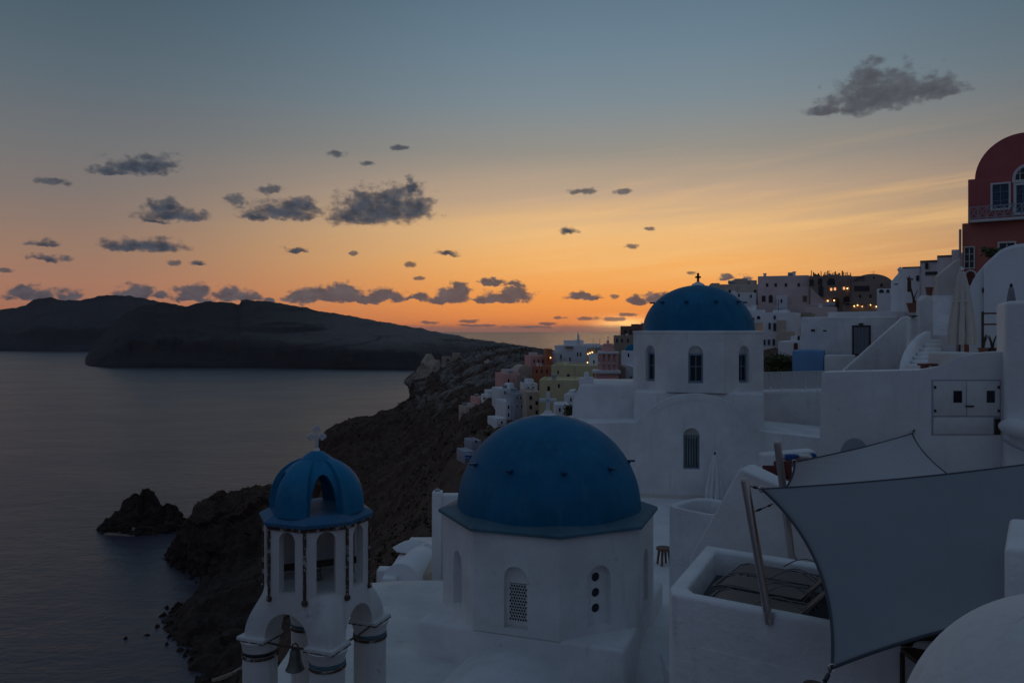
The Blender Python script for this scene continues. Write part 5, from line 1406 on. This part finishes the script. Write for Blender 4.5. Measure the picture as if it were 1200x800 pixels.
h = House('white_house', 'low white house with a small red-brown arched door beside the blue box', 'house', 912, 942, 400, 425, 70, 6, 'white_far', -4); h.dark(932.5,405.5,4.8,8,True,'redwood','door'); h.dark(936,396,2.4,5); h.block(926,938,394,401,.5,4)
# bush
def bush(name, label, c, rx, ry, rz, n, size, mat, seed, stem=True):
    t_ = thing(name, label, 'shrub', V(c.x, c.y, c.z-rz)); r_ = random.Random(seed)
    lumps = [(Vector((r_.uniform(-.75,.75)*rx, r_.uniform(-.6,.6)*ry, r_.uniform(-.5,.55)*rz)), r_.uniform(.3,.55)) for _ in range(16)]
    vv, ff = [], []
    for i in range(n):
        lc, lr = r_.choice(lumps); d = Vector((r_.gauss(0,1), r_.gauss(0,1), r_.gauss(.2,1))).normalized()
        q = c + lc + Vector((d.x*rx*lr, d.y*ry*lr, d.z*rz*lr))*r_.uniform(.5,1.15)
        a = Vector((r_.gauss(0,1), r_.gauss(0,1), r_.gauss(0,.6))).normalized(); b = d.cross(a)
        if b.length < .1: continue
        b.normalize(); l = size*r_.uniform(.6,1.4); o = len(vv)
        vv += [q-a*l, q+b*l*.45, q+a*l, q-b*l*.45]; ff.append((o,o+1,o+2,o+3))
    mb = MB(); mb.add(vv, ff); mb.build('foliage', M[mat], t_, weld=False)
    mb = MB()
    for lc, lr in lumps[:9]: mb.tube([c-V(0,0,rz*1.05), c+lc*.5-V(0,0,rz*.3), c+lc], [.05*rx/2,.035*rx/2,.015*rx/2], 6)
    mb.build('stem', M['bark'], t_)
bush('leafy_bush', 'dark leafy bush growing between the far church and the blue box', P(909,428,55), 1.25, 1.3, .95, 2600, .10, 'leafA', 3)
bush('leafy_bush', 'small dark bush at the left end of the far church, above the big dome', P(668,483,60), .45, .5, .75, 700, .09, 'leafA', 4)

# --- white door house, blue box, walls on the right
h = House('white_house', 'white house with a dark-framed grey door, left of the slanting ramp wall', 'house', 938, 1052, 371, 436, 52, 7, 'white', -3, parapet=.25, bevel=.16)
h.block(966,1010,364.5,372,3,8,'white'); h.block(1005,1062,364,374,2.2,8,'white')
f_ = h.win(1009.5, 398.8, 22, 35.5, False, 'darkwood', 'paintwood', 'door', fw=.09, proud=.07)
u, z = h.loc(1009.5, 399); mb = MB()
for q in (-.33,-.11,.11,.33): mb.bar(h.W(u+q,-.03,z-.85), h.W(u+q,-.03,z+.85), .16, .02)
mb.build('door_plank', M['paintwood'], f_)
u, z = h.loc(1009, 379.6); mb = MB(); mb.obox(h.W(u,-.06,z), h.u, h.v, V(0,0,1), .13, .08, .05); mb.build('porch_lamp', M['darkmetal'], h.root)
h.dark(952.8, 387, 4.6, 2.6, False, 'darkwood', 'vent'); h.dark(966.5,387.4,2.4,1.6,False,'darkwood','vent')
h = House('blue_box_house', 'sky blue painted cube house with a dark slot at its foot', 'house', 928.5, 965, 411, 442, 50, 3, 'bluewall', -3, parapet=.12, bevel=.06); h.dark(950,437.5,14,3,False,'pane','vent')
h = House('low_wall', 'low white wall under the grey door of the white house', 'wall', 966, 1002, 416, 440, 49, 1, 'white', -3, parapet=0, bevel=.08)
D = 40; mb = MB(); mb.extr([P(984,440,D), P(988,434,D), P(1058,371.5,D), P(1066,369.5,D), P(1080,372,D), P(1080,440,D)], (.15,.5,0)); o = mb.build('ramp_wall', M['white'], None, .07, 3, origin=P(1030,430,D)); tag(o, 'long white parapet wall slanting up from the wavy-topped wall to the stairway', 'wall', kind='thing')
# stepped gable house and stairs
h = House('stepped_house', 'white house whose roofline climbs in steps to the red building', 'house', 1057, 1078, 314, 372, 56, 7, 'white_far', -6, parapet=0, bevel=.05)
for a, b, yt in ((1078,1098,306.5),(1098,1115,300.5),(1115,1124,292.5)): h.block(a-.2, b, yt, 372, .15 if a==1078 else .1, 7, 'white_far', 'stepped_wall', 0, .05)
h.dark(1086,311.5,3.4,7.5,True,'darkwood','arch'); h.dark(1091,320,14,3.6,False,'pane','window',.1); h.dark(1075.5,326,2.2,6.5); h.dark(1068,327,3.4,1.6)
mb = MB()
for a, b, yt in ((1057,1078.,313.7),(1078,1098.,306.2),(1098,1115.,300.2)):
    p, q_ = h.W(h.loc(a,0)[0],.3,h.loc(a,yt)[1]), h.W(h.loc(b,0)[0],.3,h.loc(a,yt)[1]); mb.bar(p,q_,.5,.10)
mb.build('coping', M['greycap'], h.root)
h = House('white_gable_house', 'narrow white gabled house with an ornamental chimney, left end of the stepped roofline', 'house', 1044, 1057.5, 329, 372, 58, 5, 'white_far', -4, parapet=0)
o = h.W(h.loc(1051,0)[0],0,0); z0 = h.zat(329); hw = (h.u1-h.u0)/2
mb = MB(); mb.extr([h.W(h.u0,0,z0-.05), h.W(h.u1,0,z0-.05), h.W((h.u0+h.u1)/2,0,z0+.45)], h.v*5); mb.build('gable', M['white_far'], h.root, .03)
q_ = h.W(h.loc(1053.5,0)[0],1.0,z0+.25); mb = MB(); mb.lathe([(.20,0),(.2,.3),(.13,.38),(.13,.52),(.2,.6),(.17,.72),(.02,.85)], 14, q_); mb.build('chimney', M['white_far'], h.root); h.dark(1050,333,4.4,1.2,False,'pane','vent')
h = House('white_house', 'little white house with two arched windows at the foot of the dark stone hotel', 'house', 1027.5, 1045, 338, 372, 70, 5, 'white_far', -2); h.dark(1033,341,5.5,4,True); h.dark(1040.5,341,3.4,4,True)
# beige stair parapet and stairway
D = 46; mb = MB(); mb.extr([P(1099,323,D), P(1121,305,D), P(1126,303,D), P(1126,356,D), P(1099,356,D)], (.1,.5,0)); o = mb.build('stair_parapet', M['cream'], None, .05, 2, origin=P(1112,345,D)); tag(o, 'beige slanting stair parapet below the red building, left of the closed beige parasol', 'wall', kind='thing')
stw = thing('stairway', 'white plastered outdoor stairway climbing behind the closed beige parasol', 'stairway', P(1105,400,40))
for i in range(13):
    q = i/12; D = 38+7.5*q; y = 392-46*q; a, b = P(1094+3*q, y, D), P(1119+3*q, y, D)
    mb = MB(); mb.box(a.x, b.x, D, D+1.2, a.z-2.5, a.z); mb.build('step', M['white'], stw, .03)
D = 37; mb = MB(); mb.extr([P(1078,440,D), P(1079,352,D), P(1084,346,D), P(1090,346,D), P(1094,352,D), P(1094,440,D)], (0,.45,0)); o = mb.build('stair_pillar', M['white'], None, .05, 2, origin=P(1086,430,D)); tag(o, 'white pillar carrying the terracotta pot at the stair', 'pillar', kind='thing')
def pot(label, c, r, h_, mat='terra', plant=None, seed=0):
    t_ = thing('clay_pot', label, 'pot', c, None)
    mb = MB(); mb.lathe([(r*.62,0),(r*.85,h_*.5),(r*.98,h_*.86),(r*1.1,h_*.88),(r*1.1,h_),(r*.92,h_),(r*.85,h_*.8),(.01,h_*.78)], 20, c); mb.build('pot_body', M[mat], t_)
    if plant:
        mb = MB(); r_ = random.Random(seed)
        for i in range(plant): 
            a = r_.uniform(0,6.28); L = r_.uniform(.5,1)*h_*1.7; mb.tube([c+V(0,0,h_*.8), c+V(.12*cos(a)*L,.12*sin(a)*L,h_*.8+L*.6), c+V(.3*cos(a)*L,.3*sin(a)*L,h_*.8+L)], [.03,.02,.008], 6)
        mb.build('plant_stem', M['bark'], t_)
pot('terracotta pot on top of the white stair pillar', P(1089,346.5,37.2), .17, .40)
pot('big brown clay urn leaning stems at the top of the ramp wall', P(1070,366,40.5), .30, .48, 'terra', 4, 2)
pot('smaller brown clay pot beside the big urn on the ramp wall', P(1076,361,40.6), .18, .40, 'terra', 0)
st2 = P(1061,341,41); mb = MB(); mb.tube([P(1073,362,41), P(1068,340,41), P(1063,325,41)], [.05,.045,.03], 8); mb.lathe([(.02,-.45),(.10,-.42),(.09,.1),(.03,.35),(.01,.38)], 12, P(1065.5,332,41)); o = mb.build('folded_umbrella', M['darkwood'], None, origin=P(1073,362,41)); tag(o, 'thin dark folded umbrella leaning out of the clay urns', 'umbrella')
# chimney-like lantern pillar on the ramp
D = 33; mb = MB(); mb.extr([P(1066,434,D), P(1068,374,D), P(1070,371,D), P(1074,371,D), P(1076,374,D), P(1078,434,D)], (0,.4,0)); o = mb.build('ramp_pillar', M['white'], None, .04, 2, origin=P(1072,430,D)); tag(o, 'slim tapering white pillar with a dark slot on the slanting ramp', 'pillar', kind='thing')
for yy, w in ((370.3,2.6),(375.5,1.0)):
    pass
c = P(1071.5,371,32.9); mb = MB(); mb.box(c.x-.12,c.x+.12,c.y-.05,c.y+.25,c.z,c.z+.05); mb.build('pillar_cap', M['darkmetal'], o)
# curved railing wall and lower steps
D = 27; rings = []; path = [(1086,388,30),(1078,393,29),(1071,400,28),(1065,410,27),(1061,421,26),(1059,434,25.4)]
mb = MB(); rings = []
for px, py, d in path:
    p = P(px,py,d); rings.append([p+V(-.16,0,-2.2), p+V(-.16,0,-.06), p+V(-.08,0,0), p+V(.08,0,0), p+V(.16,0,-.06), p+V(.16,0,-2.2)])
mb.loft(rings, False, True, True, True); o = mb.build('curved_stair_wall', M['white'], None, 0, origin=P(1065,430,26), sharp=50); tag(o, 'white curved stair wall sweeping down behind the wavy-topped wall', 'wall', kind='thing')
stw2 = thing('stairway', 'short white steps between the curved stair wall and the small red-brown bench', 'stairway', P(1082,430,25))
for i in range(7):
    q = i/6; D = 24.8+4.6*q; y = 428-30*q; a, b = P(1076+10*q, y, D), P(1101+3*q, y, D); mb = MB(); mb.box(a.x, b.x, D, D+1.1, a.z-1.2, a.z); mb.build('step', M['white'], stw2, .03)
bb = P(1094,428,18.6); bch = thing('wooden_bench', 'small red-brown bench at the edge of the wavy-topped wall', 'bench', V(bb.x,bb.y,bb.z-.2))
a, b = P(1081,427.5,18.6), P(1107,427.2,18.6); mb = MB(); mb.box(a.x,b.x,18.5,18.85,a.z-.02,a.z+.03); mb.build('seat', M['redwood'], bch, .008)
for x in (a.x+.09, b.x-.09):
    mb = MB(); mb.box(x-.035,x+.035,18.55,18.8,a.z-.4,a.z-.02); mb.build('leg', M['redwood'], bch)
mb = MB(); a, b = P(1108,435,18.2), P(1150,410,18.2); mb.box(a.x,b.x,18.2,19.0,a.z-.5,b.z-.06); so_ = mb.build('sofa', M['cushion'], None, .06, 3, origin=a); tag(so_, 'white cushioned sofa at the foot of the tall closed beige parasol', 'sofa')
for i,(px,py,m_,lab,n) in enumerate(((1152,413,'terra','clay pot with bare stems beside the sofa under the timber rails',5),(1163,413,'darkwood','dark pot with upright stems in front of the timber rails',6))):
    c = P(px,py,21.5); pot(lab, V(c.x,c.y,c.z-.12), .12, .25, m_, n, i+5)
# upper terrace floor on the right (carries parasols, pots, stairs)
mb = MB(); mb.extr([V(9.5,17.2,98.9), V(16,17.2,98.9), V(20,24,98.95), V(13.3,24,98.95)], (0,0,-6)); tag(mb.build('upper_terrace_ground', M['white'], None, .03), kind='structure')
# vaulted white house on the right
vh = thing('vault_house', 'white house with a big sloping vaulted roof below the red building', 'house', P(1172,415,27))
D = 27.; prof = [P(1135.5,430,D), P(1136,338,D), P(1140,328,D), P(1146,319,D), P(1154,309.5,D), P(1163,301,D), P(1172,293,D), P(1182,288.5,D), P(1192,286,D), P(1206,284.5,D), P(1225,285,D), P(1250,292,D), P(1270,310,D), P(1275,430,D)]
mb = MB(); mb.extr(prof, (3.6,5.5,0)); mb.build('vault', M['white_far'], vh, .12, 3, sharp=50)
D = 26.8; pf = [P(1153.5,430,D), P(1153.5,313,D), P(1163,303.5,D), P(1172,295.5,D), P(1182,291,D), P(1192,288.5,D), P(1206,287,D), P(1225,287.5,D), P(1250,294,D), P(1270,312,D), P(1270,430,D)]
mb = MB(); mb.extr(pf, (.10,.215,0)); mb.build('front_wall', M['white_far'], vh, .05, 3, sharp=50)
c = P(1153.2,340,26.95); mb = MB(); mb.lathe([(.02,-.09),(.05,-.08),(.06,.04),(.03,.09),(.01,.1)], 12, c); mb.build('wall_lamp', M['darkmetal'], vh)
rl = thing('timber_railing', 'two dark timber rails with glass between white pillar and vault house', 'railing', P(1160,385,23))
for yy in (367.2, 380):
    a, b = P(1151,yy,23.2), P(1184,yy-.3,22.6); mb = MB(); mb.bar(a, b, .07, .045); mb.build('rail', M['redwood'], rl)
for px in (1151.5,1171):
    mb = MB(); mb.bar(P(px,365,23.1), P(px,414,23.1), .05); mb.build('post', M['darkwood'], rl)
# red building
h = House('red_building', 'oxblood red building with a round roof, balcony and white-framed windows at the right edge', 'building', 1127.5, 1262, 261, 372, 46, 10, 'redbrown', -4, parapet=0, bevel=.03)
h.block(1133.5, 1262, 209, 262, .5, 9.5, 'red', 'upper_storey', 0, .03, 0)
u0,_ = h.loc(1141.5,0); u1,_ = h.loc(1262,0); r_ = (u1-u0)/2; zc = h.zat(209.5); rise = h.zat(159.5)-zc
mb = MB(); ring = [h.W((u0+u1)/2 + r_*cos(pi*k/48), .52, zc-.02 + rise*sin(pi*k/48)) for k in range(49)]; mb.extr(ring, h.v*8.8); mb.build('round_roof', M['red'], h.root, .04, 2, sharp=50)
def cwin(px0,px1,y0,y1,yy,arch=False,bars=(2,3),pane='bluepane',nm='window'):
    f = h.win((px0+px1)/2,(y0+y1)/2,px1-px0,y1-y0,arch,'wframe',pane,nm,yy,.10,.08)
    a, z0 = h.loc(px0,y1); b, z1 = h.loc(px1,y0); mb = MB()
    for i in range(1,bars[0]): u = a+(b-a)*i/bars[0]; mb.bar(h.W(u,yy-.03,z0+.05), h.W(u,yy-.03,z1-.1), .05, .03)
    for j in range(1,bars[1]): z = z0+(z1-z0)*j/bars[1]; mb.bar(h.W(a+.08,yy-.03,z), h.W(b-.08,yy-.03,z), .05, .03)
    mb.build('glazing_bar', M['wframe' if pane!='bluepane' else 'bframe'], f); return f
cwin(1160,1184,212.5,245,.5); cwin(1187,1222,212,250,.5,False,(3,3),'bluepane','balcony_door'); cwin(1185.5,1224,190,211.5,.5,True,(4,2),'pane','fanlight'); cwin(1228,1252,212.5,245,.5)
cwin(1129.5,1142.5,289,315,0,False,(2,3),'pane'); cwin(1169,1191,283,320,0,False,(2,3),'pane')
h.win(1137.5,326,15,20,True,'wframe','redwood','door',0,.14)
mb = MB(); a, b = h.W(h.loc(1137,0)[0],-.4,h.zat(258.5)), h.W(h.loc(1262,0)[0],-.4,h.zat(252))
A0 = V(a.x,a.y,h.zat(258)); B0 = V(b.x,b.y,A0.z)
mb.extr([h.W(h.loc(1137,0)[0],-.45,A0.z-.02), h.W(h.loc(1262,0)[0],-.45,A0.z-.02), h.W(h.loc(1262,0)[0],-.45,A0.z-.17), h.W(h.loc(1137,0)[0],-.45,A0.z-.17)], h.v*.9); bal_ = mb.build('balcony', M['wframe'], h.root)
mb = MB(); n = 12
mb.bar(A0+V(0,0,.72), B0+V(0,0,.72), .07, .06); mb.bar(A0+V(0,0,.08), B0+V(0,0,.08), .05, .05)
for i in range(n+1):
    p = A0.lerp(B0,i/n); mb.bar(p, p+V(0,0,.74), .05)
    if i < n:
        q_ = A0.lerp(B0,(i+1)/n); mb.bar(p+V(0,0,.1), q_+V(0,0,.7), .035); mb.bar(p+V(0,0,.7), q_+V(0,0,.1), .035)
mb.build('balcony_rail', M['greywall'], bal_)
mb = MB(); a, b = h.W(h.loc(1125.5,0)[0],-.15,h.zat(345)), h.W(h.loc(1125.5,0)[0],-.15,h.zat(268)); mb.tube([a,b], .07, 10); mb.build('drain_pipe', M['greywall'], h.root)
bush('potted_bush', 'small dark bush beside the vaulted roof, in front of the red building', P(1163,296,40), .55, .5, .34, 500, .09, 'leafA', 9)

# thin evening air over the sea
for o in bpy.data.objects:
    for k_ in ('_w', '_local'):
        if k_ in o: del o[k_]
m = bpy.data.materials.new('air'); nt = nodes(m)
v = nt.nodes.new('ShaderNodeVolumePrincipled'); v.inputs['Color'].default_value=(.82,.82,.95,1); v.inputs['Density'].default_value=1.7e-5; v.inputs['Anisotropy'].default_value=.3
o_ = nt.nodes.new('ShaderNodeOutputMaterial'); nt.links.new(v.outputs[0], o_.inputs['Volume'])
mb = MB(); mb.box(-33000,33000,-33000,33000,-12,240); hz = mb.build('haze', m); tag(hz, kind='stuff', label='thin evening haze over the sea', cat='haze')
# tidy the helper marks
for o in bpy.data.objects:
    for k_ in ('_w', '_local'):
        if k_ in o: del o[k_]
